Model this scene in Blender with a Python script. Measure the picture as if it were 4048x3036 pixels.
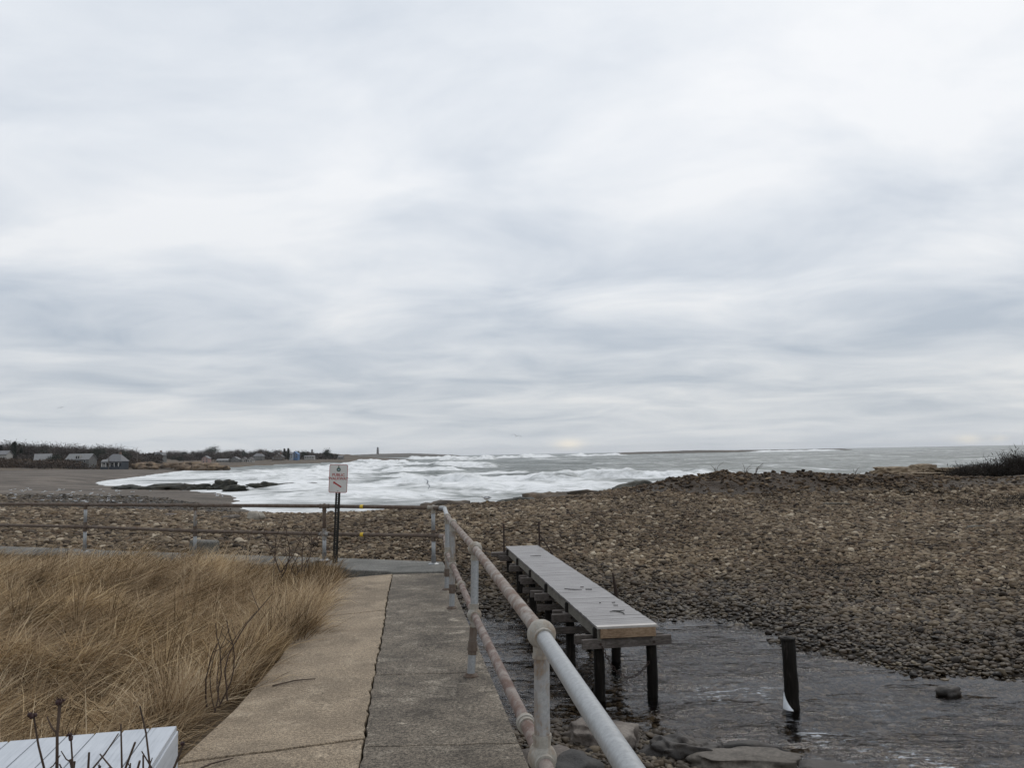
import bpy, bmesh, math, random
import numpy as np
from mathutils import Vector, Matrix

R = math.radians
scene = bpy.context.scene
for o in list(bpy.data.objects):
    bpy.data.objects.remove(o)

# ------------------------------------------------------------------ camera
EYE = 1.7
PITCH = math.atan(151.5 / 1789)
ROLL = math.atan(0.019)
cam_data = bpy.data.cameras.new('camera')
cam = bpy.data.objects.new('camera', cam_data)
scene.collection.objects.link(cam)
scene.camera = cam
cam_data.sensor_width = 36.0
cam_data.lens = 36.0 * 3274 / 4048
cam_data.clip_start = 0.05
cam_data.clip_end = 40000
_U = Vector((0, -math.sin(PITCH), math.cos(PITCH)))
_Rt = Vector((1, 0, 0))
_cx = _Rt * math.cos(ROLL) - _U * math.sin(ROLL)
_cy = _Rt * math.sin(ROLL) + _U * math.cos(ROLL)
_cz = _cx.cross(_cy)
cam.matrix_world = Matrix(((_cx.x, _cy.x, _cz.x, 0), (_cx.y, _cy.y, _cz.y, 0), (_cx.z, _cy.z, _cz.z, EYE), (0, 0, 0, 1)))

# ------------------------------------------------------------------ exposure, world, sun
vs = scene.view_settings
vs.view_transform = 'Standard'
vs.look = 'None'
vs.exposure = 0.0
vs.gamma = 1.0
vs.use_curve_mapping = False
scene.cycles.use_denoising = True
scene.cycles.max_bounces = 8
scene.cycles.transparent_max_bounces = 16
scene.cycles.caustics_reflective = False
scene.cycles.caustics_refractive = False

SUN_EL, SUN_AZ = 48.0, 25.0      # azimuth from +Y towards +X
world = bpy.data.worlds.new('World')
scene.world = world
world.use_nodes = True


class NT:
    """short helper for node trees"""
    def __init__(self, nt):
        self.nt = nt
        nt.nodes.clear()

    def n(self, typ, inp=None, **props):
        nd = self.nt.nodes.new(typ)
        for k, v in props.items():
            setattr(nd, k, v)
        if inp:
            for k, v in inp.items():
                self.set(nd, k, v)
        return nd

    def set(self, nd, k, v):
        s = nd.inputs[k]
        if isinstance(v, bpy.types.NodeSocket):
            self.nt.links.new(v, s)
        elif isinstance(v, bpy.types.Node):
            self.nt.links.new(v.outputs[0], s)
        else:
            if isinstance(v, tuple) and len(v) == 3 and s.type == 'RGBA':
                v = v + (1.0,)
            s.default_value = v

    def math(self, op, a, b=0.0, c=0.0, clamp=False):
        nd = self.n('ShaderNodeMath', {0: a, 1: b, 2: c}, operation=op)
        nd.use_clamp = clamp
        return nd.outputs[0]

    def vmath(self, op, a, b=None):
        nd = self.n('ShaderNodeVectorMath', {0: a}, operation=op)
        if b is not None:
            self.set(nd, 1, b)
        return nd.outputs['Value' if op in ('DOT_PRODUCT', 'LENGTH') else 'Vector']

    def noise(self, vec, scale, detail=4.0, rough=0.55, dist=0.0, color=False):
        nd = self.n('ShaderNodeTexNoise', {'Vector': vec, 'Scale': scale, 'Detail': detail, 'Roughness': rough, 'Distortion': dist})
        return nd.outputs[1 if color else 0]

    def mapping(self, vec, scale=(1, 1, 1), rot=(0, 0, 0), loc=(0, 0, 0)):
        return self.n('ShaderNodeMapping', {'Vector': vec, 'Scale': scale, 'Rotation': rot, 'Location': loc}).outputs[0]

    def ramp(self, fac, stops, interp='LINEAR'):
        nd = self.n('ShaderNodeValToRGB', {'Fac': fac})
        cr = nd.color_ramp
        cr.interpolation = interp
        while len(cr.elements) < len(stops):
            cr.elements.new(0.5)
        for e, (p, c) in zip(cr.elements, stops):
            e.position = p
            if isinstance(c, (int, float)):
                c = (c, c, c)
            e.color = tuple(c) + (1.0,)
        return nd.outputs[0]

    def rng(self, v, a, b, c=0.0, d=1.0, smooth=False):
        nd = self.n('ShaderNodeMapRange', {0: v, 1: a, 2: b, 3: c, 4: d})
        if smooth:
            nd.interpolation_type = 'SMOOTHSTEP'
        return nd.outputs[0]

    def mix(self, fac, a, b, mode='MIX'):
        nd = self.nt.nodes.new('ShaderNodeMix')
        nd.data_type = 'RGBA'
        nd.blend_type = mode
        nd.clamp_factor = True
        for idx, v in ((0, fac), (6, a), (7, b)):
            s = nd.inputs[idx]
            if isinstance(v, bpy.types.NodeSocket):
                self.nt.links.new(v, s)
            else:
                if isinstance(v, tuple) and len(v) == 3:
                    v = v + (1.0,)
                s.default_value = v
        return nd.outputs[2]


w = NT(world.node_tree)
tc = w.n('ShaderNodeTexCoord').outputs['Generated']
sep = w.n('ShaderNodeSeparateXYZ', {0: tc})
dx, dy, dz = sep.outputs[0], sep.outputs[1], sep.outputs[2]
zz = w.math('ADD', w.math('MAXIMUM', dz, 0.0), 0.21)
comb = w.n('ShaderNodeCombineXYZ', {0: w.math('DIVIDE', dx, zz), 1: w.math('DIVIDE', dy, zz), 2: 0.0}).outputs[0]
# a slightly warped deck of stratocumulus seen from below
warp = w.noise(comb, 0.7, 3, 0.5, color=True)
wv = w.vmath('ADD', comb, w.vmath('SCALE', warp))
w.nt.nodes[-1]
for nd in w.nt.nodes:
    if nd.bl_idname == 'ShaderNodeVectorMath' and nd.operation == 'SCALE':
        nd.inputs['Scale'].default_value = 0.7
c1 = w.noise(w.mapping(wv, (0.85, 0.92, 1), (0, 0, R(9))), 0.66, 5, 0.5)
zz2 = w.math('ADD', w.math('MAXIMUM', dz, 0.0), 0.11)
comb2 = w.n('ShaderNodeCombineXYZ', {0: w.math('DIVIDE', dx, zz2), 1: w.math('DIVIDE', dy, zz2), 2: 0.0}).outputs[0]
c2 = w.noise(w.mapping(comb2, (0.8, 0.95, 1), (0, 0, R(-7)), (4.3, 1.7, 0)), 1.35, 7, 0.56, 0.5)
k2 = w.ramp(dz, [(0.0, 0.50), (0.25, 0.40), (0.45, 0.30), (1.0, 0.28)])
k1 = w.ramp(dz, [(0.0, 0.36), (0.25, 0.46), (0.45, 0.50), (1.0, 0.5)])
cl = w.math('ADD', 0.5, w.math('ADD', w.math('MULTIPLY', w.math('SUBTRACT', c1, 0.5), k1), w.math('MULTIPLY', w.math('SUBTRACT', c2, 0.5), k2)))
cloud = w.ramp(cl, [(0.40, (0.52, 0.58, 0.66)), (0.47, (0.655, 0.70, 0.76)), (0.52, (0.75, 0.785, 0.83)), (0.585, (0.87, 0.885, 0.905))])
# thicker, greyer near the horizon; brighter overhead (CIE overcast), all the way round
lum = w.ramp(dz, [(0.0, 0.88), (0.03, 0.85), (0.09, 0.87), (0.2, 0.99), (0.34, 1.07), (0.5, 1.10), (1.0, 1.18)])
cloud = w.mix(1.0, cloud, lum, 'MULTIPLY')
hband = w.ramp(dz, [(0.0, 1.0), (0.018, 0.75), (0.06, 0.0)])
cloud = w.mix(w.math('MULTIPLY', hband, 0.65), cloud, (0.63, 0.68, 0.735))
# two thin breaks low over the sea
for px, pz, wd, amt in ((0.0673, 0.0105, 0.0075, 0.75), (0.548, 0.007, 0.007, 0.6), (0.585, 0.0075, 0.005, 0.4)):
    L = math.sqrt(px * px + 1 + pz * pz)
    gx = w.math('DIVIDE', w.math('SUBTRACT', w.math('DIVIDE', dx, dy), px), wd * 2.2)
    gz = w.math('DIVIDE', w.math('SUBTRACT', w.math('DIVIDE', dz, dy), pz), wd * 0.8)
    rr = w.math('ADD', w.math('MULTIPLY', gx, gx), w.math('MULTIPLY', gz, gz))
    g = w.math('MULTIPLY', w.math('POWER', 2.718, w.math('MULTIPLY', rr, -1.0)), w.math('GREATER_THAN', dy, 0.0))
    g = w.math('MULTIPLY', g, w.rng(c2, 0.2, 0.5))
    cloud = w.mix(w.math('MULTIPLY', g, amt), cloud, (1.0, 0.93, 0.80))
sky = w.n('ShaderNodeTexSky', sky_type='NISHITA')
sky.sun_disc = False
sky.sun_elevation = R(SUN_EL)
sky.sun_rotation = R(SUN_AZ)
skyc = w.mix(1.0, sky.outputs[0], (0.10, 0.10, 0.10), 'MULTIPLY')
final = w.mix(0.94, skyc, cloud)
bg = w.n('ShaderNodeBackground', {'Color': final, 'Strength': 1.0})
w.n('ShaderNodeOutputWorld', {'Surface': bg})

sun_data = bpy.data.lights.new('sun', 'SUN')
sun_data.energy = 0.9
sun_data.angle = R(28)
sun_data.color = (1.0, 0.965, 0.92)
sun = bpy.data.objects.new('sun', sun_data)
scene.collection.objects.link(sun)
sdir = Vector((math.sin(R(SUN_AZ)) * math.cos(R(SUN_EL)), math.cos(R(SUN_AZ)) * math.cos(R(SUN_EL)), math.sin(R(SUN_EL))))
sun.rotation_euler = sdir.to_track_quat('Z', 'Y').to_euler()
sun.location = (0, 0, 60)

# ------------------------------------------------------------------ helpers
COL = scene.collection


class MB:
    """collects verts and faces, builds one mesh object"""
    def __init__(self):
        self.v = []
        self.f = []

    def add(self, verts, faces):
        o = len(self.v)
        self.v.extend([tuple(p) for p in verts])
        self.f.extend([tuple(i + o for i in f) for f in faces])
        return self

    def box(self, lo, hi):
        x0, y0, z0 = lo
        x1, y1, z1 = hi
        return self.add([(x0, y0, z0), (x1, y0, z0), (x1, y1, z0), (x0, y1, z0), (x0, y0, z1), (x1, y0, z1), (x1, y1, z1), (x0, y1, z1)],
                        [(0, 3, 2, 1), (4, 5, 6, 7), (0, 1, 5, 4), (1, 2, 6, 5), (2, 3, 7, 6), (3, 0, 4, 7)])

    def beam(self, a, b, wd, ht, up=(0, 0, 1)):
        a = Vector(a); b = Vector(b)
        d = (b - a).normalized()
        s = d.cross(Vector(up)).normalized() * (wd / 2)
        u = s.cross(d).normalized() * (ht / 2)
        vs_ = [a - s - u, a + s - u, a + s + u, a - s + u, b - s - u, b + s - u, b + s + u, b - s + u]
        return self.add(vs_, [(0, 1, 2, 3), (4, 7, 6, 5), (0, 4, 5, 1), (1, 5, 6, 2), (2, 6, 7, 3), (3, 7, 4, 0)])

    def prism(self, poly, z0, z1):
        n = len(poly)
        vs_ = [(p[0], p[1], z0) for p in poly] + [(p[0], p[1], z1) for p in poly]
        fs = [tuple(range(n - 1, -1, -1)), tuple(range(n, 2 * n))]
        fs += [(i, (i + 1) % n, n + (i + 1) % n, n + i) for i in range(n)]
        return self.add(vs_, fs)

    def tube(self, pts, rad, seg=8, cap=True):
        pts = [Vector(p) for p in pts]
        n = len(pts)
        if not isinstance(rad, (list, tuple)):
            rad = [rad] * n
        vs_, fs = [], []
        ref = None
        for i, p in enumerate(pts):
            d = (pts[min(i + 1, n - 1)] - pts[max(i - 1, 0)])
            d = d.normalized() if d.length > 1e-9 else Vector((0, 0, 1))
            if ref is None:
                ref = Vector((0, 0, 1)) if abs(d.z) < 0.9 else Vector((1, 0, 0))
            s = d.cross(ref).normalized()
            u = s.cross(d).normalized()
            ref = u
            for k in range(seg):
                a = 2 * math.pi * k / seg
                vs_.append(p + (s * math.cos(a) + u * math.sin(a)) * rad[i])
        for i in range(n - 1):
            for k in range(seg):
                k2 = (k + 1) % seg
                fs.append((i * seg + k, i * seg + k2, (i + 1) * seg + k2, (i + 1) * seg + k))
        if cap:
            fs.append(tuple(range(seg - 1, -1, -1)))
            fs.append(tuple(range((n - 1) * seg, n * seg)))
        return self.add(vs_, fs)

    def ball(self, c, r, seg=12, rings=8, sc=(1, 1, 1)):
        vs_ = [(c[0], c[1], c[2] - r * sc[2])]
        for i in range(1, rings):
            t = -math.pi / 2 + math.pi * i / rings
            for k in range(seg):
                a = 2 * math.pi * k / seg
                vs_.append((c[0] + r * sc[0] * math.cos(t) * math.cos(a), c[1] + r * sc[1] * math.cos(t) * math.sin(a), c[2] + r * sc[2] * math.sin(t)))
        vs_.append((c[0], c[1], c[2] + r * sc[2]))
        fs = []
        for k in range(seg):
            k2 = (k + 1) % seg
            fs.append((0, 1 + k2, 1 + k))
            for i in range(rings - 2):
                a = 1 + i * seg
                fs.append((a + k, a + k2, a + seg + k2, a + seg + k))
            a = 1 + (rings - 2) * seg
            fs.append((a + k, a + k2, len(vs_) - 1))
        return self.add(vs_, fs)

    def mesh(self, name):
        me = bpy.data.meshes.new(name)
        me.from_pydata(self.v, [], self.f)
        me.update()
        return me

    def build(self, name, mat, parent=None, smooth=False, bevel=0.0, loc=None):
        me = self.mesh(name)
        if bevel:
            bm = bmesh.new()
            bm.from_mesh(me)
            bmesh.ops.bevel(bm, geom=bm.edges[:], offset=bevel, segments=1, affect='EDGES', profile=0.5, clamp_overlap=True)
            bm.to_mesh(me)
            bm.free()
        return link(name, me, mat, parent, smooth, loc)


def link(name, me, mat, parent=None, smooth=False, loc=None):
    if mat is not None and not me.materials:
        me.materials.append(mat)
    if smooth:
        me.polygons.foreach_set('use_smooth', [True] * len(me.polygons))
    ob = bpy.data.objects.new(name, me)
    COL.objects.link(ob)
    if parent is not None:
        ob.parent = parent
    if loc is not None:
        ob.location = loc
    return ob


def np_mesh(name, verts, faces, mat, parent=None, smooth=False, attrs=None):
    """fast mesh from arrays; faces (n,3) or (n,4)"""
    verts = np.asarray(verts, np.float32)
    faces = np.asarray(faces, np.int32)
    me = bpy.data.meshes.new(name)
    nf, k = faces.shape
    me.vertices.add(len(verts))
    me.vertices.foreach_set('co', verts.ravel())
    me.loops.add(nf * k)
    me.loops.foreach_set('vertex_index', faces.ravel())
    me.polygons.add(nf)
    me.polygons.foreach_set('loop_start', np.arange(0, nf * k, k, dtype=np.int32))
    me.polygons.foreach_set('loop_total', np.full(nf, k, np.int32))
    if smooth:
        me.polygons.foreach_set('use_smooth', np.ones(nf, bool))
    for an, (typ, arr) in (attrs or {}).items():
        at = me.attributes.new(an, typ, 'POINT')
        arr = np.asarray(arr, np.float32)
        at.data.foreach_set('vector' if typ == 'FLOAT_VECTOR' else 'value', arr.ravel())
    me.update()
    me.validate()
    return link(name, me, mat, parent)


def empty(name, label, cat, loc=(0, 0, 0), rz=0.0, group=None):
    o = bpy.data.objects.new(name, None)
    o.empty_display_size = 0.1
    COL.objects.link(o)
    o.location = loc
    o.rotation_euler = (0, 0, rz)
    return tag(o, label, cat, group)


def tag(o, label=None, cat=None, group=None, kind=None):
    if label:
        o['label'] = label
    if cat:
        o['category'] = cat
    if group:
        o['group'] = group
    if kind:
        o['kind'] = kind
    return o


def copy_tree(o, parent=None):
    c = o.copy()
    COL.objects.link(c)
    c.parent = parent
    for ch in list(o.children):
        copy_tree(ch, c)
    return c


# numpy value noise
_rs = np.random.RandomState(7)
_TAB = _rs.rand(256, 256).astype(np.float64)


def vn(x, y, seed=0):
    x = np.asarray(x, float) + seed * 17.31
    y = np.asarray(y, float) + seed * 9.77
    xi = np.floor(x).astype(int); yi = np.floor(y).astype(int)
    fx = x - xi; fy = y - yi
    fx = fx * fx * (3 - 2 * fx); fy = fy * fy * (3 - 2 * fy)
    a = _TAB[xi & 255, yi & 255]; b = _TAB[(xi + 1) & 255, yi & 255]
    c = _TAB[xi & 255, (yi + 1) & 255]; d = _TAB[(xi + 1) & 255, (yi + 1) & 255]
    return (a * (1 - fx) + b * fx) * (1 - fy) + (c * (1 - fx) + d * fx) * fy


def fbm(x, y, seed=0, octv=4):
    s = 0; amp = 0.5; t = 0
    for i in range(octv):
        s = s + amp * vn(x * 2 ** i, y * 2 ** i, seed + i * 3)
        t += amp
        amp *= 0.5
    return s / t


def sstep(a, b, x):
    t = np.clip((np.asarray(x, float) - a) / (b - a), 0, 1)
    return t * t * (3 - 2 * t)


# ------------------------------------------------------------------ materials
def new_mat(name):
    m = bpy.data.materials.new(name)
    m.use_nodes = True
    return m, NT(m.node_tree)


def finish(t, color, rough=0.8, height=None, bump=0.3, bdist=0.01, spec=0.4, metal=0.0):
    inp = {'Base Color': color, 'Roughness': rough, 'Metallic': metal, 'Specular IOR Level': spec}
    if height is not None:
        b = t.n('ShaderNodeBump', {'Strength': bump, 'Distance': bdist, 'Height': height})
        inp['Normal'] = b
    p = t.n('ShaderNodeBsdfPrincipled', inp)
    t.n('ShaderNodeOutputMaterial', {'Surface': p})
    return p


def simple(name, stops, scale=3.0, rough=0.8, stretch=(1, 1, 1), bump=0.25, bdist=0.01, detail=6.0, nrough=0.6, spec=0.35, fine=None, metal=0.0, coord='pos'):
    m, t = new_mat(name)
    pos = t.n('ShaderNodeNewGeometry').outputs['Position'] if coord == 'pos' else t.n('ShaderNodeTexCoord').outputs['Object']
    v = t.mapping(pos, stretch)
    n = t.noise(v, scale, detail, nrough)
    col = t.ramp(n, stops)
    h = n
    if fine:
        n2 = t.noise(v, fine, 3, 0.6)
        col = t.mix(0.55, col, t.ramp(n2, [(0.3, 0.25), (0.7, 0.75)]), 'OVERLAY')
        h = t.math('ADD', t.math('MULTIPLY', n, 0.4), t.math('MULTIPLY', n2, 0.6))
    finish(t, col, rough, h, bump, bdist, spec, metal)
    return m


M = {}


def concrete(name, base, dark, light, speck=1.0, stain=0.5):
    m, t = new_mat(name)
    pos = t.n('ShaderNodeNewGeometry').outputs['Position']
    big = t.noise(pos, 1.3, 5, 0.6)
    mid = t.noise(t.mapping(pos, (1, 1.25, 1), (0, 0, R(-20))), 3.6, 7, 0.68, 0.5)
    fine = t.noise(pos, 120.0, 2, 0.75)
    grit = t.noise(pos, 45.0, 3, 0.7)
    col = t.mix(t.rng(big, 0.36, 0.62), dark, base)
    col = t.mix(t.rng(mid, 0.53, 0.68), col, light)
    col = t.mix(t.math('MULTIPLY', t.rng(mid, 0.46, 0.30), stain), col, tuple(c * 0.42 for c in dark))
    damp = t.noise(t.mapping(pos, (1, 0.7, 1), (0, 0, R(25)), (3.1, 5.2, 0)), 1.1, 6, 0.62, 0.7)
    col = t.mix(t.math('MULTIPLY', t.rng(damp, 0.50, 0.60), 0.55 * stain + 0.15), col, tuple(c * 0.55 for c in dark))
    g = t.math('ADD', t.math('MULTIPLY', fine, 0.6), t.math('MULTIPLY', grit, 0.4))
    col = t.mix(1.0 * speck, col, t.ramp(g, [(0.38, 0.08), (0.52, 0.5), (0.64, 0.95)]), 'OVERLAY')
    # hairline cracks
    wv2 = t.vmath('ADD', pos, t.noise(pos, 3.0, 3, 0.6, color=True))
    vor = t.n('ShaderNodeTexVoronoi', {'Vector': wv2, 'Scale': 0.55}, feature='DISTANCE_TO_EDGE').outputs['Distance']
    crack = t.math('MULTIPLY', t.rng(vor, 0.006, 0.0), t.rng(t.noise(pos, 0.9, 2), 0.45, 0.6))
    col = t.mix(t.math('MULTIPLY', crack, 0.75), col, tuple(c * 0.25 for c in dark))
    h = t.math('SUBTRACT', t.math('ADD', t.math('MULTIPLY', g, 0.5), t.math('MULTIPLY', mid, 0.4)), crack)
    finish(t, col, 0.88, h, 0.55, 0.008, 0.3)
    return m


M['slab'] = concrete('tan_concrete', (0.30, 0.236, 0.165), (0.220, 0.172, 0.120), (0.36, 0.292, 0.21), 0.8, 0.45)
M['cap'] = concrete('grey_brown_concrete', (0.175, 0.146, 0.112), (0.108, 0.090, 0.070), (0.30, 0.26, 0.205), 1.0, 0.75)
M['wing'] = concrete('grey_concrete', (0.165, 0.160, 0.145), (0.115, 0.112, 0.10), (0.22, 0.21, 0.19), 0.6, 0.3)
M['wallface'] = concrete('wall_face_concrete', (0.16, 0.14, 0.115), (0.09, 0.08, 0.068), (0.24, 0.22, 0.18), 0.9, 0.6)


def pipe_mat(name, paint, rust1, rust2, lo, hi, rough=0.55, metal=0.15):
    m, t = new_mat(name)
    pos = t.n('ShaderNodeNewGeometry').outputs['Position']
    n1 = t.noise(t.mapping(pos, (1, 0.45, 0.5)), 16.0, 6, 0.65, 0.4)
    n2 = t.noise(pos, 70.0, 4, 0.7)
    n3 = t.noise(t.mapping(pos, (1, 1, 0.12)), 60.0, 4, 0.6)
    f = t.math('ADD', t.math('MULTIPLY', n1, 0.6), t.math('ADD', t.math('MULTIPLY', n2, 0.22), t.math('MULTIPLY', n3, 0.18)))
    rust = t.mix(n2, rust1, rust2)
    k = t.rng(f, lo, hi)
    col = t.mix(k, paint, rust)
    col = t.mix(0.5, col, t.ramp(n2, [(0.3, 0.3), (0.7, 0.7)]), 'OVERLAY')
    finish(t, col, t.rng(k, 0, 1, rough, 0.9), f, 0.35, 0.004, 0.4, t.rng(k, 0, 1, metal, 0.0))
    return m


M['galv'] = pipe_mat('galvanised_pipe', (0.30, 0.308, 0.312), (0.20, 0.17, 0.14), (0.26, 0.24, 0.22), 0.58, 0.78, 0.42, 0.3)
M['rail_old'] = pipe_mat('weathered_painted_pipe', (0.26, 0.235, 0.21), (0.125, 0.080, 0.058), (0.175, 0.122, 0.094), 0.42, 0.56, 0.65, 0.05)
M['rail_rust'] = pipe_mat('rust_pink_pipe', (0.225, 0.190, 0.168), (0.095, 0.052, 0.040), (0.145, 0.098, 0.078), 0.43, 0.57, 0.75, 0.0)
M['rail_brown'] = pipe_mat('brown_rusted_pipe', (0.135, 0.11, 0.09), (0.075, 0.050, 0.036), (0.11, 0.076, 0.055), 0.38, 0.6, 0.8, 0.0)
M['post'] = pipe_mat('streaked_post_pipe', (0.275, 0.27, 0.262), (0.155, 0.105, 0.070), (0.215, 0.165, 0.12), 0.47, 0.58, 0.6, 0.12)
M['fitting'] = pipe_mat('cast_fitting', (0.29, 0.27, 0.235), (0.17, 0.12, 0.08), (0.23, 0.18, 0.13), 0.48, 0.62, 0.65, 0.05)
M['rustiron'] = pipe_mat('rusted_iron', (0.035, 0.025, 0.02), (0.03, 0.018, 0.013), (0.055, 0.034, 0.024), 0.4, 0.6, 0.9, 0.0)


def wood_mat(name, stops, along=(1, 0.06, 1), rotz=0.0, rough=0.75, scale=45.0, bump=0.35, spec=0.35):
    m, t = new_mat(name)
    pos = t.n('ShaderNodeNewGeometry').outputs['Position']
    v = t.mapping(t.mapping(pos, (1, 1, 1), (0, 0, rotz)), along)
    n = t.noise(v, scale, 5, 0.65, 0.3)
    b = t.noise(pos, 2.5, 4, 0.6)
    col = t.ramp(t.math('ADD', t.math('MULTIPLY', n, 0.6), t.math('MULTIPLY', b, 0.4)), stops)
    finish(t, col, rough, n, bump, 0.004, spec)
    return m


M['deck'] = wood_mat('wet_grey_deck_boards', [(0.34, (0.125, 0.113, 0.11)), (0.5, (0.185, 0.172, 0.168)), (0.66, (0.255, 0.24, 0.235))], (0.06, 1, 1), R(7.6), 0.42, 60, 0.2, 0.5)
M['deck_new'] = wood_mat('bare_new_board', [(0.36, (0.13, 0.082, 0.048)), (0.5, (0.25, 0.168, 0.104)), (0.64, (0.34, 0.25, 0.165))], (0.06, 1, 1), R(7.6), 0.6, 55, 0.3)
M['deck_pale'] = wood_mat('pale_board', [(0.35, (0.36, 0.33, 0.30)), (0.66, (0.52, 0.49, 0.46))], (0.06, 1, 1), R(7.6), 0.5, 55, 0.2)
M['fascia'] = wood_mat('weathered_fascia', [(0.35, (0.09, 0.08, 0.065)), (0.5, (0.16, 0.145, 0.12)), (0.66, (0.24, 0.22, 0.185))], (1, 0.06, 1), R(7.6), 0.8, 50)
M['timber'] = wood_mat('old_grey_timber', [(0.34, (0.045, 0.037, 0.032)), (0.5, (0.10, 0.085, 0.075)), (0.68, (0.19, 0.165, 0.15))], (0.08, 1, 1), R(7.6), 0.8, 40)
M['piling'] = wood_mat('black_wet_piling', [(0.36, (0.005, 0.004, 0.0035)), (0.55, (0.012, 0.010, 0.008)), (0.74, (0.060, 0.050, 0.042))], (1, 1, 0.10), 0, 0.75, 40, 0.8, 0.15)
M['whitewood'] = wood_mat('white_painted_boards', [(0.30, (0.30, 0.32, 0.345)), (0.46, (0.44, 0.465, 0.50)), (0.7, (0.53, 0.555, 0.59))], (1, 0.06, 1), R(-11), 0.55, 60, 0.25)


def rock_mat(name, a, b, c, scale=1.2, wet=0.0, bump=0.6, dist=0.05):
    m, t = new_mat(name)
    pos = t.n('ShaderNodeNewGeometry').outputs['Position']
    n1 = t.noise(pos, scale, 6, 0.62, 0.4)
    n2 = t.noise(pos, scale * 12, 5, 0.65)
    col = t.ramp(n1, [(0.32, a), (0.5, b), (0.68, c)])
    col = t.mix(0.6, col, t.ramp(n2, [(0.3, 0.2), (0.7, 0.8)]), 'OVERLAY')
    h = t.math('ADD', t.math('MULTIPLY', n1, 0.6), t.math('MULTIPLY', n2, 0.4))
    finish(t, col, 0.85 - wet * 0.4, h, bump, dist, 0.35)
    return m


M['boulder'] = rock_mat('granite_boulder', (0.045, 0.038, 0.033), (0.12, 0.10, 0.085), (0.20, 0.175, 0.15), 2.2, 0.2, 0.6, 0.02)
M['boulder_dark'] = rock_mat('wet_dark_boulder', (0.010, 0.009, 0.008), (0.026, 0.022, 0.019), (0.06, 0.05, 0.042), 2.0, 0.6, 0.7, 0.03)
M['boulder_pale'] = rock_mat('pale_flat_stone', (0.05, 0.042, 0.035), (0.095, 0.082, 0.068), (0.145, 0.126, 0.106), 2.0, 0.2, 0.4, 0.015)
M['boulder_tan'] = rock_mat('tan_granite', (0.11, 0.078, 0.05), (0.20, 0.15, 0.098), (0.29, 0.225, 0.155), 1.4, 0.0, 0.8, 0.2)
M['ledge'] = rock_mat('brown_ledge_rock', (0.028, 0.022, 0.016), (0.07, 0.052, 0.036), (0.13, 0.092, 0.062), 0.7, 0.2, 0.8, 0.12)
M['weedrock'] = rock_mat('weedy_black_rock', (0.012, 0.012, 0.009), (0.026, 0.026, 0.018), (0.06, 0.052, 0.036), 0.8, 0.5, 0.8, 0.15)
M['pointrock'] = rock_mat('brown_point_rock', (0.05, 0.038, 0.028), (0.13, 0.092, 0.06), (0.26, 0.185, 0.115), 0.35, 0.0, 0.9, 0.3)

# cobbles: each stone its own tone, wet and dark by the creek
m, t = new_mat('cobble_stone')
M['cobble'] = m
oi = t.n('ShaderNodeObjectInfo')
pos = t.n('ShaderNodeNewGeometry').outputs['Position']
col = t.ramp(oi.outputs['Random'], [(0.0, (0.020, 0.015, 0.011)), (0.16, (0.052, 0.038, 0.026)), (0.34, (0.125, 0.094, 0.062)), (0.46, (0.062, 0.050, 0.039)), (0.60, (0.175, 0.136, 0.092)), (0.72, (0.085, 0.056, 0.036)), (0.84, (0.235, 0.19, 0.135)), (0.93, (0.11, 0.085, 0.06)), (1.0, (0.38, 0.33, 0.26))])
n1 = t.noise(pos, 26.0, 4, 0.6)
col = t.mix(0.5, col, t.ramp(n1, [(0.3, 0.28), (0.7, 0.72)]), 'OVERLAY')
big = t.noise(pos, 0.22, 4, 0.6)
col = t.mix(1.0, col, t.ramp(big, [(0.36, (0.78, 0.73, 0.67)), (0.5, (1.08, 1.05, 1.0)), (0.64, (1.36, 1.32, 1.25))]), 'MULTIPLY')
pz = t.n('ShaderNodeSeparateXYZ', {0: pos}).outputs[2]
soilst = t.math('MULTIPLY', t.rng(t.math('ADD', pz, t.math('MULTIPLY', t.noise(pos, 0.5, 4), 0.8)), -0.25, 0.30), t.rng(t.vmath('LENGTH', pos), 36.0, 42.0))
col = t.mix(1.0, col, t.mix(soilst, (1, 1, 1), (0.50, 0.44, 0.38)), 'MULTIPLY')
wetf = t.rng(t.math('ADD', pz, t.math('MULTIPLY', t.noise(pos, 0.6, 3), 0.5)), -1.15, -1.75)
col = t.mix(1.0, col, t.mix(wetf, (1, 1, 1), (0.30, 0.285, 0.25)), 'MULTIPLY')
finish(t, col, t.rng(wetf, 0, 1, 0.85, 0.5), n1, 0.2, 0.004, t.rng(wetf, 0, 1, 0.2, 0.22))

# beach ground: shade in the gaps between stones painted near-black, dark sand further off
m, t = new_mat('beach_ground')
M['beach'] = m
pos = t.n('ShaderNodeNewGeometry').outputs['Position']
sp = t.n('ShaderNodeSeparateXYZ', {0: pos})
dist = t.vmath('LENGTH', pos)
vor = t.n('ShaderNodeTexVoronoi', {'Vector': t.mapping(pos, (1, 0.85, 1)), 'Scale': 8.0, 'Randomness': 1.0})
stone = t.ramp(t.n('ShaderNodeSeparateColor', {0: vor.outputs['Color']}).outputs[0], [(0, (0.05, 0.04, 0.03)), (0.4, (0.115, 0.092, 0.07)), (0.75, (0.17, 0.14, 0.108)), (1, (0.28, 0.24, 0.19))])
stone = t.mix(0.9, stone, t.ramp(vor.outputs['Distance'], [(0.25, 1.0), (0.75, 0.12)]), 'MULTIPLY')
nb = t.noise(t.mapping(pos, (0.05, 0.12, 1)), 1.0, 5, 0.6)
sand = t.ramp(nb, [(0.36, (0.054, 0.043, 0.033)), (0.5, (0.094, 0.076, 0.060)), (0.63, (0.148, 0.122, 0.098))])
sand = t.mix(0.5, sand, t.ramp(t.noise(pos, 1.3, 7, 0.75), [(0.36, 0.12), (0.64, 0.88)]), 'OVERLAY')
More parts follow.
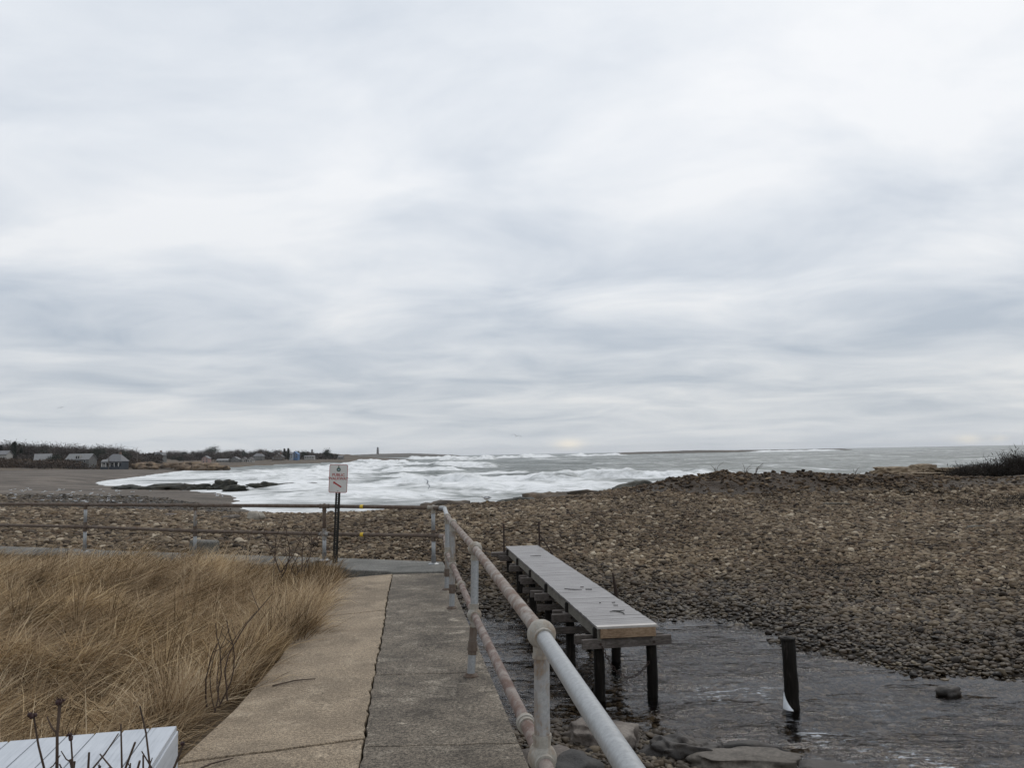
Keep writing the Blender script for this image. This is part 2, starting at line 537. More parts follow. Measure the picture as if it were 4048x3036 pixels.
fs = t.rng(t.math('ADD', dist, t.math('MULTIPLY', t.math('SUBTRACT', t.noise(pos, 0.09, 4), 0.5), 60.0)), 84.0, 120.0)
gap = t.ramp(t.noise(pos, 14, 4, 0.6), [(0.3, (0.010, 0.008, 0.006)), (0.7, (0.028, 0.022, 0.016))])  # occlusion shade between the cobbles, put into the ground colour
near = t.mix(t.rng(dist, 36.0, 52.0), gap, stone)
# bare soil on the eroded top of the bank
soilm = t.math('MULTIPLY', t.math('MULTIPLY', t.rng(sp.outputs[2], -0.62, -0.22), t.rng(dist, 38.0, 43.0)), t.rng(sp.outputs[0], 3.0, 9.0))
soil = t.ramp(t.noise(pos, 1.4, 5, 0.65), [(0.3, (0.020, 0.013, 0.008)), (0.55, (0.042, 0.028, 0.017)), (0.75, (0.075, 0.053, 0.034))])
col = t.mix(fs, near, sand)
col = t.mix(t.math('MULTIPLY', soilm, 0.9), col, soil)
h = t.math('SUBTRACT', 0.6, vor.outputs['Distance'])
finish(t, col, 0.85, h, t.rng(fs, 0, 1, 0.9, 0.15), 0.06, 0.25)

# dune soil with thatch
M['dune'] = simple('dune_thatch', [(0.3, (0.045, 0.032, 0.020)), (0.5, (0.105, 0.076, 0.046)), (0.7, (0.17, 0.125, 0.078))], 9.0, 0.95, (1, 2.5, 1), 0.8, 0.03, fine=70)

# blade grass: tone per blade
m, t = new_mat('dry_dune_grass')
M['grass'] = m
at = t.n('ShaderNodeAttribute', attribute_name='tone').outputs['Fac']
pos = t.n('ShaderNodeNewGeometry').outputs['Position']
col = t.ramp(at, [(0.0, (0.075, 0.050, 0.030)), (0.25, (0.22, 0.155, 0.092)), (0.5, (0.42, 0.31, 0.19)), (0.78, (0.58, 0.45, 0.29)), (1.0, (0.70, 0.57, 0.40))])
big = t.noise(pos, 0.9, 3, 0.6)
col = t.mix(1.0, col, t.ramp(big, [(0.34, (0.62, 0.58, 0.55)), (0.5, (1, 1, 1)), (0.66, (1.18, 1.14, 1.02))]), 'MULTIPLY')
d1_ = t.n('ShaderNodeBsdfDiffuse', {'Color': col})
d2_ = t.n('ShaderNodeBsdfTranslucent', {'Color': col})
ms = t.n('ShaderNodeMixShader', {0: 0.3, 1: d1_, 2: d2_})
t.n('ShaderNodeOutputMaterial', {'Surface': ms})

# creek: clear shallow water over stones
m, t = new_mat('creek_water')
M['creek'] = m
pos = t.n('ShaderNodeNewGeometry').outputs['Position']
pv = t.mapping(pos, (0.8, 1.3, 1), (0, 0, R(-14)))
w1 = t.noise(pv, 2.6, 3, 0.5, 0.8)
w2 = t.noise(pv, 9.0, 3, 0.55, 0.6)
w3 = t.noise(pv, 0.7, 2, 0.5)
amp = t.rng(w3, 0.38, 0.62, 0.12, 1.35)
h = t.math('MULTIPLY', t.math('ADD', w1, t.math('MULTIPLY', w2, 0.35)), amp)
bump = t.n('ShaderNodeBump', {'Strength': 1.0, 'Distance': 0.050, 'Height': h})
fr = t.n('ShaderNodeFresnel', {'IOR': 1.33, 'Normal': bump})
gl = t.n('ShaderNodeBsdfGlossy', {'Color': (0.56, 0.555, 0.565), 'Roughness': 0.05, 'Normal': bump})
tr = t.n('ShaderNodeBsdfTransparent', {'Color': (0.95, 0.88, 0.78)})
ms = t.n('ShaderNodeMixShader', {0: fr, 1: tr, 2: gl})
# flecks of foam riding the ripples
pf = t.mapping(pos, (0.9, 2.6, 1), (0, 0, R(-16)))
fo = t.noise(pf, 4.0, 5, 0.62, 1.2)
fa = t.n('ShaderNodeAttribute', attribute_name='foam').outputs['Fac']
fm = t.math('MULTIPLY', t.rng(fo, 0.56, 0.63), fa, clamp=True)
fd = t.n('ShaderNodeBsdfDiffuse', {'Color': (0.62, 0.65, 0.68)})
ms2 = t.n('ShaderNodeMixShader', {0: t.math('MULTIPLY', fm, 0.75), 1: ms, 2: fd})
t.n('ShaderNodeOutputMaterial', {'Surface': ms2})

# sea: grey-green water under broken foam
m, t = new_mat('sea_water')
M['sea'] = m
pos = t.n('ShaderNodeNewGeometry').outputs['Position']
fa = t.n('ShaderNodeAttribute', attribute_name='foam').outputs['Fac']
dist = t.vmath('LENGTH', pos)
n1 = t.noise(t.mapping(pos, (0.05, 0.11, 0.2)), 1.0, 7, 0.62, 0.9)
n2 = t.noise(t.mapping(pos, (0.35, 0.7, 0.5)), 1.0, 6, 0.62, 0.8)
nn = t.math('ADD', t.math('MULTIPLY', n1, 0.6), t.math('MULTIPLY', n2, 0.4))
thr = t.math('SUBTRACT', 1.0, fa)
mask = t.rng(t.math('SUBTRACT', nn, t.rng(thr, 0.0, 1.0, 0.30, 0.72)), -0.19, 0.17, 0, 1, True)
nL = t.noise(t.mapping(pos, (0.006, 0.03, 0.1)), 1.0, 5, 0.6)
wcol = t.ramp(t.math('ADD', t.math('MULTIPLY', n1, 0.5), t.math('MULTIPLY', nL, 0.5)), [(0.36, (0.056, 0.070, 0.064)), (0.5, (0.090, 0.106, 0.098)), (0.64, (0.140, 0.156, 0.146))])
rip = t.noise(t.mapping(pos, (0.25, 0.7, 0.4)), 1.0, 6, 0.6, 0.5)
b1 = t.n('ShaderNodeBump', {'Strength': 0.9, 'Distance': 0.8, 'Height': rip})
water = t.n('ShaderNodeBsdfPrincipled', {'Base Color': wcol, 'Roughness': 0.38, 'Specular IOR Level': 0.2, 'Normal': b1})
fcol = t.ramp(n2, [(0.28, (0.52, 0.53, 0.52)), (0.44, (0.69, 0.70, 0.695)), (0.62, (0.80, 0.805, 0.805))])
b2 = t.n('ShaderNodeBump', {'Strength': 0.7, 'Distance': 0.3, 'Height': n2})
foam = t.n('ShaderNodeBsdfPrincipled', {'Base Color': fcol, 'Roughness': 0.85, 'Specular IOR Level': 0.1, 'Normal': b2, 'Subsurface Weight': 0.0})
ms = t.n('ShaderNodeMixShader', {0: mask, 1: water, 2: foam})
t.n('ShaderNodeOutputMaterial', {'Surface': ms})

# land far off
M['land'] = simple('winter_scrub_land', [(0.3, (0.045, 0.036, 0.028)), (0.5, (0.085, 0.066, 0.048)), (0.68, (0.15, 0.112, 0.070))], 0.035, 0.95, (1, 2.5, 1), 0.5, 0.5, fine=0.5)
M['islandm'] = simple('bare_island_scrub', [(0.3, (0.05, 0.045, 0.036)), (0.6, (0.088, 0.075, 0.058)), (0.75, (0.12, 0.095, 0.07))], 0.02, 0.95, (1, 1, 1), 0.5, 1.0)
M['twig'] = simple('bare_twig', [(0.3, (0.036, 0.028, 0.024)), (0.6, (0.075, 0.060, 0.052)), (0.75, (0.11, 0.092, 0.078))], 0.12, 0.95, bump=0.0)
M['twig_pale'] = simple('pale_bare_twig', [(0.3, (0.075, 0.062, 0.054)), (0.7, (0.145, 0.125, 0.11))], 0.12, 0.95, bump=0.0)
M['evergreen'] = simple('evergreen_needles', [(0.3, (0.016, 0.021, 0.014)), (0.7, (0.040, 0.048, 0.032))], 0.3, 0.9, bump=0.0)
M['bark'] = simple('tree_bark', [(0.3, (0.03, 0.025, 0.02)), (0.7, (0.08, 0.065, 0.055))], 3, 0.95)
M['scrub'] = simple('brown_scrub', [(0.3, (0.035, 0.026, 0.020)), (0.55, (0.075, 0.053, 0.038)), (0.75, (0.14, 0.095, 0.055))], 0.08, 0.95, bump=0.0)
M['bush'] = simple('dark_bare_bush', [(0.3, (0.018, 0.014, 0.011)), (0.7, (0.048, 0.038, 0.03))], 2.0, 0.95, bump=0.0)
M['stem'] = simple('dead_rose_stem', [(0.3, (0.040, 0.027, 0.020)), (0.7, (0.095, 0.065, 0.048))], 14, 0.8, (1, 1, 0.4))
M['hip'] = simple('dried_rose_hip', [(0.3, (0.014, 0.006, 0.006)), (0.7, (0.045, 0.016, 0.014))], 60, 0.6)


def flat(name, c, rough=0.7, spec=0.3, scale=1.5, var=0.18, coord='pos', metal=0.0):
    lo = tuple(x * (1 - var) for x in c)
    hi = tuple(min(1, x * (1 + var)) for x in c)
    return simple(name, [(0.3, lo), (0.7, hi)], scale, rough, bump=0.1, spec=spec, coord=coord, metal=metal)


M['hwhite'] = flat('white_clapboard', (0.33, 0.32, 0.30))
M['hgrey'] = flat('grey_shingle', (0.15, 0.148, 0.142))
M['hdark'] = flat('dark_blue_grey_wall', (0.045, 0.052, 0.062))
M['hpink'] = flat('faded_pink_wall', (0.34, 0.23, 0.205))
M['hbrown'] = flat('brown_shingle_wall', (0.105, 0.088, 0.074))
M['hblue'] = flat('blue_wrapped_wall', (0.10, 0.18, 0.32))
M['hpale'] = flat('pale_blue_wall', (0.40, 0.43, 0.47))
M['rpale'] = flat('pale_grey_roof', (0.20, 0.20, 0.20))
M['rgrey'] = flat('grey_roof', (0.16, 0.16, 0.165))
M['rdark'] = flat('dark_roof', (0.07, 0.066, 0.066))
M['brickc'] = flat('brick_chimney', (0.19, 0.13, 0.105))
M['glass'] = flat('dark_window_glass', (0.02, 0.023, 0.027), 0.15, 0.5)
M['trim'] = flat('white_trim', (0.6, 0.6, 0.58))
M['tower'] = flat('grey_granite_tower', (0.13, 0.115, 0.105), scale=0.2)
M['carpaint'] = flat('dark_car_paint', (0.025, 0.032, 0.045), 0.3, 0.5)
M['carwhite'] = flat('white_car_paint', (0.6, 0.6, 0.6), 0.35, 0.5)
M['rubber'] = flat('tyre_rubber', (0.015, 0.015, 0.015), 0.9)
M['polewood'] = flat('utility_pole_wood', (0.13, 0.11, 0.095))
M['gwhite'] = flat('gull_white', (0.62, 0.62, 0.61), coord='obj')
M['ggrey'] = flat('gull_grey', (0.30, 0.31, 0.33), coord='obj')
M['gdark'] = flat('gull_black', (0.03, 0.03, 0.03), coord='obj')
M['gbeak'] = flat('gull_beak', (0.42, 0.27, 0.06), coord='obj')
M['signwhite'] = flat('sign_white_sheet', (0.56, 0.555, 0.535), 0.4, 0.4, 6, 0.06)
M['signred'] = flat('sign_red_print', (0.33, 0.045, 0.045), 0.5, 0.3, 12, 0.2)
M['signpink'] = flat('sign_faded_red_print', (0.36, 0.10, 0.095), 0.5, 0.3, 12, 0.2)
M['signgreen'] = flat('sign_green_print', (0.055, 0.085, 0.045), 0.5, 0.3, 30, 0.3)
M['signblue'] = flat('sign_emblem_blue', (0.10, 0.17, 0.20), 0.5, 0.3, 30, 0.3)
M['signpost'] = flat('dark_green_black_post', (0.014, 0.014, 0.012), 0.5, 0.4, 6, 0.3)
M['bolt'] = flat('steel_bolt', (0.12, 0.12, 0.12), 0.5, 0.5)
M['tape'] = flat('yellow_tape', (0.62, 0.42, 0.035), 0.5, 0.4, 20, 0.15)
M['weed'] = flat('black_seaweed', (0.016, 0.013, 0.010), 0.5, 0.4, 20, 0.4)
M['wfoam'] = flat('piled_white_water', (0.70, 0.73, 0.76), 0.6, 0.3, 12, 0.1)
M['stoneblock'] = flat('footing_concrete', (0.26, 0.235, 0.195), 0.85, 0.3, 3, 0.3)

# ================================================================== GROUND: beach sheet
WATER = -2.1
SEA = -3.6
CP = [  # x, y, z measured points on the shore
    # creek edge
    (-0.83, 20.3, -2.1), (0.34, 19.7, -2.1), (3.45, 19.27, -2.1), (5.1, 18.2, -2.1), (5.5, 16.9, -2.1), (5.95, 15.7, -2.1), (6.8, 14.65, -2.1), (8.3, 13.75, -2.1), (12, 12.2, -2.1), (-4, 20.6, -2.0),
    # creek bed
    (1.5, 16.0, -2.42), (4.0, 12.5, -2.45), (7.0, 11.0, -2.48), (10, 9, -2.5), (3.0, 17.5, -2.28), (-0.5, 15.5, -2.4), (0.3, 12.9, -2.25),
    # near bank at the foot of the wall
    (0.35, 11.3, -2.02), (1.6, 10.2, -1.95), (2.9, 9.8, -2.02), (5.5, 8.2, -2.2), (0.4, 8.0, -1.9), (1.6, 5.5, -1.8), (5, 4, -1.9), (12, 4, -2.2), (-3, 14, -2.3),
    # crest
    (-19.5, 45, -1.12), (-14.2, 38, -0.86), (-8.6, 34, -0.80), (-4.7, 36, -0.72), (-2.7, 38, -0.655), (0.8, 40, -0.607), (4.8, 43, -0.401), (7.76, 45, -0.009), (10.7, 46, 0.317), (12.1, 46, 0.387), (16.7, 47, 0.30), (21.4, 48, 0.10), (26.8, 50, -0.20), (30.6, 50, -0.18), (40, 52, 0.0), (55, 50, 0.1),
    # scarp foot and face
    (14.15, 40, -0.52), (18.2, 41, -0.72), (10.5, 40, -0.47), (24, 42, -0.80), (30, 43, -0.70), (10, 30, -1.10), (20, 30, -1.28), (14, 24, -1.43), (4, 30, -1.12), (-3, 28, -1.05), (-8, 26, -0.85),
    (36, 30, -1.2), (20, 15, -1.6), (30, 20, -1.4), (50, 30, -1.0),
    # left, behind the fence and away down the beach
    (-14.1, 23, -0.55), (-11.4, 23, -0.66), (-20, 20, -0.3), (-30, 28, -0.4), (-43, 70, -1.81), (-29.7, 60, -1.81), (-24, 50, -1.25), (-52, 105, -2.55), (-86, 140, -2.38), (-121, 230, -2.61), (-216, 350, -1.6), (-60, 60, -1.2), (-110, 120, -1.6), (-180, 250, -1.7), (-150, 300, -2.5),
    (-40, 123, -3.7), (-112, 226, -3.65), (-30, 90, -3.55), (-140, 330, -3.7), (-165, 420, -3.7), (-20, 70, -3.2), (-95, 170, -2.95), (-75, 180, -3.8), (-60, 140, -3.4),
    # seaward slope
    (-14, 60, -2.6), (-5, 56, -2.9), (3, 60, -3.0), (8, 62, -2.6), (14, 64, -2.6), (22, 68, -2.6), (30, 70, -2.0), (42, 72, -1.4), (60, 75, -1.0), (13.5, 52, -0.25), (19.4, 54, -0.55), (24.6, 55, -0.70), (30, 56, -0.80), (34.5, 56, -0.75), (24, 62, -1.6), (31, 63, -1.2), (40, 58, -0.6),
    (-10, 90, -5), (5, 92, -5), (20, 96, -4.8), (36, 98, -4.2), (60, 100, -4), (-20, 130, -5.5), (30, 140, -6), (70, 140, -6), (0, 200, -7), (80, 220, -7), (-60, 260, -6), (-60, 420, -7), (60, 500, -8), (200, 400, -8), (-100, 500, -7), (200, 100, -5), (120, 60, -1),
]
CP = np.array(CP, float)


def _fit():
    # thin-plate spline in a space where far things shrink (log of distance)
    n = len(CP)
    P = _warp(CP[:, 0], CP[:, 1])
    d = np.sqrt(((P[:, None, :] - P[None, :, :]) ** 2).sum(-1))
    K = np.where(d > 0, d * d * np.log(d + 1e-12), 0) + np.eye(n) * 0.0006
    A = np.zeros((n + 3, n + 3))
    A[:n, :n] = K
    A[:n, n] = 1; A[:n, n + 1:] = P
    A[n, :n] = 1; A[n + 1:, :n] = P.T
    b = np.zeros(n + 3); b[:n] = CP[:, 2]
    return P, np.linalg.solve(A, b)


def _warp(x, y):
    r = np.sqrt(x * x + y * y) + 1e-6
    k = 12 * np.log1p(r / 12) / r
    return np.stack([x * k, y * k], -1)


_P, _W = _fit()


def ground(x, y, rough=True):
    x = np.asarray(x, float); y = np.asarray(y, float)
    sh = x.shape
    Q = _warp(x.ravel(), y.ravel())
    out = np.zeros(len(Q))
    for s in range(0, len(Q), 20000):
        q = Q[s:s + 20000]
        d2 = ((q[:, None, :] - _P[None]) ** 2).sum(-1)
        out[s:s + 20000] = (0.5 * d2 * np.log(d2 + 1e-12)) @ _W[:-3] + _W[-3] + q @ _W[-2:]
    z = out.reshape(sh)
    if rough:
        r = np.hypot(x, y)
        z = z + (fbm(x * 0.35, y * 0.35, 3) - 0.5) * 0.16 * sstep(9, 20, r) + (fbm(x * 1.1, y * 1.1, 5) - 0.5) * 0.13
        # eroded scarp: gullies near the top of the bank
        top = sstep(39, 42.5, y) * (1 - sstep(46, 50, y)) * sstep(5, 11, x) * (1 - sstep(20, 27, x))
        z = z + top * ((np.abs(fbm(x * 0.55, y * 0.3, 11) - 0.5)) * -1.3 + 0.10)
        z = z + top * (fbm(x * 2.2, y * 2.2, 19) - 0.5) * 0.3
    return z


az = np.linspace(R(-52), R(52), 330)
rr = np.concatenate([np.linspace(3.0, 60, 260), 60 * (620 / 60) ** (np.linspace(0, 1, 130)[1:])])
A_, R_ = np.meshgrid(az, rr)
X = R_ * np.sin(A_); Y = R_ * np.cos(A_)
Z = ground(X, Y)
nr, nc = X.shape
idx = np.arange(nr * nc).reshape(nr, nc)
quads = np.stack([idx[:-1, :-1], idx[:-1, 1:], idx[1:, 1:], idx[1:, :-1]], -1).reshape(-1, 4)
beach = np_mesh('beach', np.stack([X, Y, Z], -1).reshape(-1, 3), quads[:, ::-1], M['beach'], smooth=True)
tag(beach, kind='structure')

# ================================================================== PATH AND SEAWALL
WD = Vector((-0.1352, 0.9908, 0))          # the way the wall runs
WN = Vector((0.9908, 0.1352, 0))           # to its water side


def wall_x(y):     # water-side edge of the wall top
    return 0.052 - 0.1385 * (y - 4.66)


def crack_x(y):    # joint between slabs and wall
    return -0.873 - 0.1215 * (y - 4.7) + 0.006 * math.sin(1.7 * y) + 0.005 * math.sin(6.7 * y + 1) * math.sin(1.1 * y) + 0.004 * math.sin(17.1 * y) + 0.003 * math.sin(31.0 * y + 2)


def slab_left(y):
    return float(np.interp(y, [-3, 3.5, 4.8, 5.8, 7.2, 9.6, 12.7], [-2.1, -1.95, -1.93, -1.93, -2.02, -2.32, -2.72]))


rng = random.Random(4)
path = bpy.data.objects.new('path', None)
COL.objects.link(path)
tag(path, kind='structure')


def jag(a, b, n, amp, seed):
    r_ = random.Random(seed)
    out = []
    for i in range(n + 1):
        t_ = i / n
        o = (r_.random() - 0.5) * amp if 0 < i < n else 0
        out.append((a[0] + (b[0] - a[0]) * t_, a[1] + (b[1] - a[1]) * t_ + o))
    return out


def grid_slab(name, near, far, mat, parent, z0, z1, tilt=0.0, seed=0, side_amp=0.0, lx=None, rx=None, gap=0.012):
    """a slab between two joint lines; near / far give (left xy, right xy)"""
    r_ = random.Random(seed)
    L = []
    ny = 70
    left, right = [], []
    for i in range(ny + 1):
        t_ = i / ny
        yl = near[0][1] + (far[0][1] - near[0][1]) * t_
        yr = near[1][1] + (far[1][1] - near[1][1]) * t_
        a_ = (r_.random() - 0.5) * side_amp
        left.append((lx(yl), yl))
        right.append((rx(yr) + a_, yr))
    nj = jag(near[0], near[1], 8, 0.016, seed + 1)
    fj = jag(far[0], far[1], 8, 0.016, seed + 2)
    poly = [left[0]] + nj[1:-1] + right + fj[1:-1][::-1] + left[1:][::-1]
    mb = MB().prism(poly, z0, z1)
    me = mb.mesh(name)
    bm = bmesh.new()
    bm.from_mesh(me)
    top = [e for e in bm.edges if all(abs(v.co.z - z1) < 1e-5 for v in e.verts)]
    bmesh.ops.bevel(bm, geom=top, offset=0.010, segments=2, affect='EDGES', profile=0.6, clamp_overlap=True)
    for v in bm.verts:
        v.co.z += tilt * (v.co.y - near[0][1])
    bm.to_mesh(me)
    bm.free()
    return link(name, me, mat, parent)


def jl(y, dy):   # a joint line: left point is dy nearer than the right point
    return ((slab_left(y - dy), y - dy), (crack_x(y) - 0.012, y))


joints = [(-3.2, 0.4), (0.95, 0.38), (5.18, 0.36), (9.38, 0.42), (12.2, 0.45)]
for i in range(4):
    (y0, d0), (y1, d1) = joints[i], joints[i + 1]
    n_ = jl(y0 + 0.011, d0)
    f_ = jl(y1 - 0.011, d1)
    grid_slab('slab', n_, f_, M['slab'], path, -0.16, 0.0, 0.0 + 0.0006 * (i - 2), 20 + i, 0.018, slab_left, lambda y: crack_x(y) - 0.013)

wall = empty('seawall', 'concrete seawall with a stained flat top beside the creek', 'seawall')
segs = [(-3.0, 1.3), (1.3, 5.02), (5.02, 6.62), (6.62, 12.15)]
for i, (y0, y1) in enumerate(segs):
    n_ = ((crack_x(y0), y0 + 0.004), (wall_x(y0), y0 + 0.02))
    f_ = ((crack_x(y1), y1 - 0.004), (wall_x(y1), y1 + 0.012))
    grid_slab('cap', n_, f_, M['cap'], wall, -0.32, 0.004, 0, 60 + i, 0.006, lambda y: crack_x(y) - 0.0, wall_x)
# corner cap and wing along the fence
FD = Vector((-0.928, 0.372, 0))
FN = Vector((0.372, 0.928, 0))
corner = Vector((wall_x(13.22), 13.22, 0))
mbw = MB()
c_end = corner + FD * 27
mb = MB().prism([(crack_x(12.15) - 0.75, 12.52), (crack_x(12.15) - 0.1, 12.28), (crack_x(12.15), 12.165), (wall_x(12.165), 12.175), (corner.x, corner.y), (-3.0, 14.02), (-3.0, 13.1), (-2.55, 12.72)], -0.32, 0.03)
mb.build('cap', M['wing'], wall, bevel=0.012)
for k in range(5):
    a0 = corner + FD * (2.1 + k * 5.2 + 0.012)
    a1 = corner + FD * (2.1 + (k + 1) * 5.2)
    MB().prism([(a0.x, a0.y), (a1.x, a1.y), (a1.x - FN.x * 0.95, a1.y - FN.y * 0.95), (a0.x - FN.x * 0.95, a0.y - FN.y * 0.95)][::-1], -0.32, 0.03 + 0.01 * (k % 2)).build('cap', M['wing'], wall, bevel=0.012)
# wall body
mb = MB()
body = [(wall_x(-3) - 0.03, -3), (wall_x(13.1) - 0.03, 13.1)]
mb.prism([(wall_x(-3) - 0.55, -3), (wall_x(-3) - 0.035, -3), (wall_x(13.15) - 0.035, 13.15), (wall_x(13.15) - 0.55, 13.0)], -3.0, -0.318)
e0 = corner - FN * 0.04
e1 = c_end - FN * 0.04
mb.prism([(e0.x - 0.04, e0.y), (e1.x, e1.y), (e1.x - FN.x * 0.5, e1.y - FN.y * 0.5), (e0.x - FN.x * 0.5 - 0.04, e0.y - FN.y * 0.5)][::-1], -3.0, -0.319)
mb.build('wall', M['wallface'], wall)
# footing block jutting out below the near post
MB().prism([(0.20, 4.55), (1.02, 4.20), (1.10, 5.0), (0.62, 5.42), (0.0, 5.62)], -2.4, -0.92).build('footing', M['stoneblock'], wall, bevel=0.05)
# rust stains have run from the post feet; a blocky concrete pier behind one fence post

# dune ground under the grass
az = np.linspace(0, 1, 130)
gx, gy = np.meshgrid(np.linspace(-26, 0.3, 150), np.linspace(-4, 23.5, 150))


def dune_z(x, y):
    e_ = slab_l_np(y) - x
    z = -0.12 + (fbm(x * 0.5, y * 0.5, 31) - 0.5) * 0.36 * sstep(0.2, 1.5, e_) + (fbm(x * 1.6, y * 1.6, 37, 3) - 0.5) * 0.40 * sstep(0.1, 0.8, e_) + 0.05 * sstep(0.8, 3.0, e_)
    z = z - 0.10 * sstep(6.0, 2.0, fence_dist(x, y))
    return np.where(x > slab_l_np(y), -0.10, z)


def slab_l_np(y):
    return np.interp(y, [-3, 3.5, 4.8, 5.8, 7.2, 9.6, 12.7], [-2.1, -1.95, -1.93, -1.93, -2.02, -2.32, -2.72])


def fence_dist(x, y):   # metres inland from the wing's outer edge
    return -((x - corner.x) * FN.x + (y - corner.y) * FN.y)


gz = dune_z(gx, gy)
keep = (fence_dist(gx, gy) > 0.35) & (gx < wall_x(gy) - 0.25)
ni, nj = gx.shape
idx = np.arange(ni * nj).reshape(ni, nj)
q = np.stack([idx[:-1, :-1], idx[:-1, 1:], idx[1:, 1:], idx[1:, :-1]], -1).reshape(-1, 4)
q = q[keep.ravel()[q].all(1)]
dune = np_mesh('dune', np.stack([gx, gy, gz], -1).reshape(-1, 3), q, M['dune'], smooth=True)
tag(dune, kind='structure')

# ================================================================== CREEK WATER
cx_, cy_ = np.meshgrid(np.linspace(-4.0, 26.0, 220), np.linspace(2.5, 23.0, 150))
czz = WATER + (fbm(cx_ * 1.2, cy_ * 1.8, 41) - 0.5) * 0.03
# foam: a line of broken water streaming from the lone piling, and ruffles
ff = 0.22 * sstep(0.5, 0.68, fbm(cx_ * 0.5, cy_ * 0.9, 43))
dl = np.abs((cy_ - 11.4) + (cx_ - 3.9) * 1.1) / 1.5
ff = ff + 0.95 * np.exp(-(dl / 0.28) ** 2) * sstep(3.5, 4.0, cx_) * (1 - sstep(5.3, 6.0, cx_))
ff = ff + 0.8 * np.exp(-((cy_ - 13.4) / 0.5) ** 2) * sstep(2.4, 2.9, cx_) * (1 - sstep(3.6, 4.1, cx_))
ff = ff + 0.6 * np.exp(-((cy_ - 13.25) / 0.12) ** 2) * sstep(5.9, 6.2, cx_) * (1 - sstep(6.7, 7.2, cx_))
ni, nj = cx_.shape
idx = np.arange(ni * nj).reshape(ni, nj)
q = np.stack([idx[:-1, :-1], idx[:-1, 1:], idx[1:, 1:], idx[1:, :-1]], -1).reshape(-1, 4)
creek = np_mesh('creek_water', np.stack([cx_, cy_, czz], -1).reshape(-1, 3), q, M['creek'], smooth=True, attrs={'foam': ('FLOAT', np.clip(ff, 0, 1).ravel())})
tag(creek, kind='structure')

# ================================================================== SEA
az = np.linspace(R(-47), R(44), 560)
rr = 44 * (9500 / 44) ** np.linspace(0, 1, 760)
A_, R_ = np.meshgrid(az, rr)
X = R_ * np.sin(A_); Y = R_ * np.cos(A_)
U = X / np.maximum(Y, 1)          # slope across the view
shore = ground(X, Y, False)
depth = np.clip(SEA - shore, -2, 8)
depth = np.where(R_ > 600, 8, depth)
am = sstep(0.1, 3.0, depth)
Zs = np.full_like(X, SEA)
ph = (fbm(X * 0.006, Y * 0.006, 51) - 0.5) * 14
fade = 1 / (1 + (R_ / 3000) ** 2)
Zs += am * fade * (0.62 * np.sin(Y * 0.125 + X * 0.018 + ph) + 0.34 * np.sin(Y * 0.235 - X * 0.05 + ph * 1.3) + 1.1 * (fbm(X * 0.05, Y * 0.11, 53) - 0.5) + 0.55 * (fbm(X * 0.2, Y * 0.4, 55, 3) - 0.5) * sstep(900, 250, R_))
foam = 0.17 + 0.40 * (fbm(X * 0.012, Y * 0.03, 57) - 0.5)
# the white shallows: everything inshore of the break, and the whole bay to the left
bay = sstep(0.0, -0.09, U + 0.12) * sstep(560, 330, R_)
nears = sstep(178, 158, Y + 5 * (vn(X * 0.08, Y * 0.02, 60) - 0.5) + X * 0.12) * sstep(0.26, 0.19, U)
right = sstep(0.20, 0.30, U) * sstep(150, 100, Y) * 0.42
nears = nears * (1 - 0.30 * sstep(150, 118, R_))
bay = bay * (1 - 0.22 * sstep(165, 120, R_))
cover = np.maximum(bay * 0.74, np.maximum(nears * 0.72, right))
streak = fbm(X * 0.02, Y * 0.085, 61) - 0.5
streak2 = fbm(X * 0.06, Y * 0.22, 64) - 0.5
foam = np.maximum(foam, cover - (0.40 * sstep(0.0, 0.16, streak) + 0.25 * sstep(0.04, 0.18, streak2)) * sstep(0, 0.05, cover))
Zs += am * 0.5 * cover * (fbm(X * 0.12, Y * 0.3, 66, 4) - 0.5)
foam = np.maximum(foam, sstep(1.0, 0.15, depth) * 0.75 * (depth > -1))


def breaker(u0, u1, y0, tilt, H, front=3.0, back=11.0, seed=0, trail=12.0, lump=0.4, white=1.0, curve=0.0):
    """a breaking crest between two bearings (x/y) at range y0"""
    global Zs, foam
    um = 0.5 * (u0 + u1)
    yc = y0 + tilt * (X - um * y0) + curve * (U - um) ** 2 * y0 + 6 * (vn(X * 0.035, X * 0.0, seed) - 0.5) + 2.0 * (vn(X * 0.17, X * 0, seed + 3) - 0.5)
    e = 0.12 * (u1 - u0) + 0.004
    env = sstep(u0 - e, u0 + e, U) * sstep(u1 + e, u1 - e, U)
    s = Y - yc
    prof = np.where(s < 0, np.exp(-(s / front) ** 2), np.exp(-(s / back) ** 2))
    hh = H * (1 - lump * 0.75 + lump * 1.9 * fbm(X * 0.13, Y * 0.06, seed + 5, 5) ** 1.3)
    Zs = Zs + env * prof * hh
    fz = np.where(s < 0, sstep(-trail, -trail * 0.3, s), sstep(back * 0.35, 0.0, s - back * 0.12))
    fz = fz * env * white
    foam = np.maximum(foam, fz * (1.05 - 0.40 * sstep(0.42, 0.75, fbm(X * 0.13, Y * 0.3, seed + 8, 4))))
    # torn water on the face
    tb = env * np.exp(-((s + front * 0.6) / (front * 1.5)) ** 2) * white
    Zs = Zs + tb * (fbm(X * 0.34, Y * 0.5, seed + 9, 5) - 0.46) * 2.5 * min(H, 2.2) * 0.5


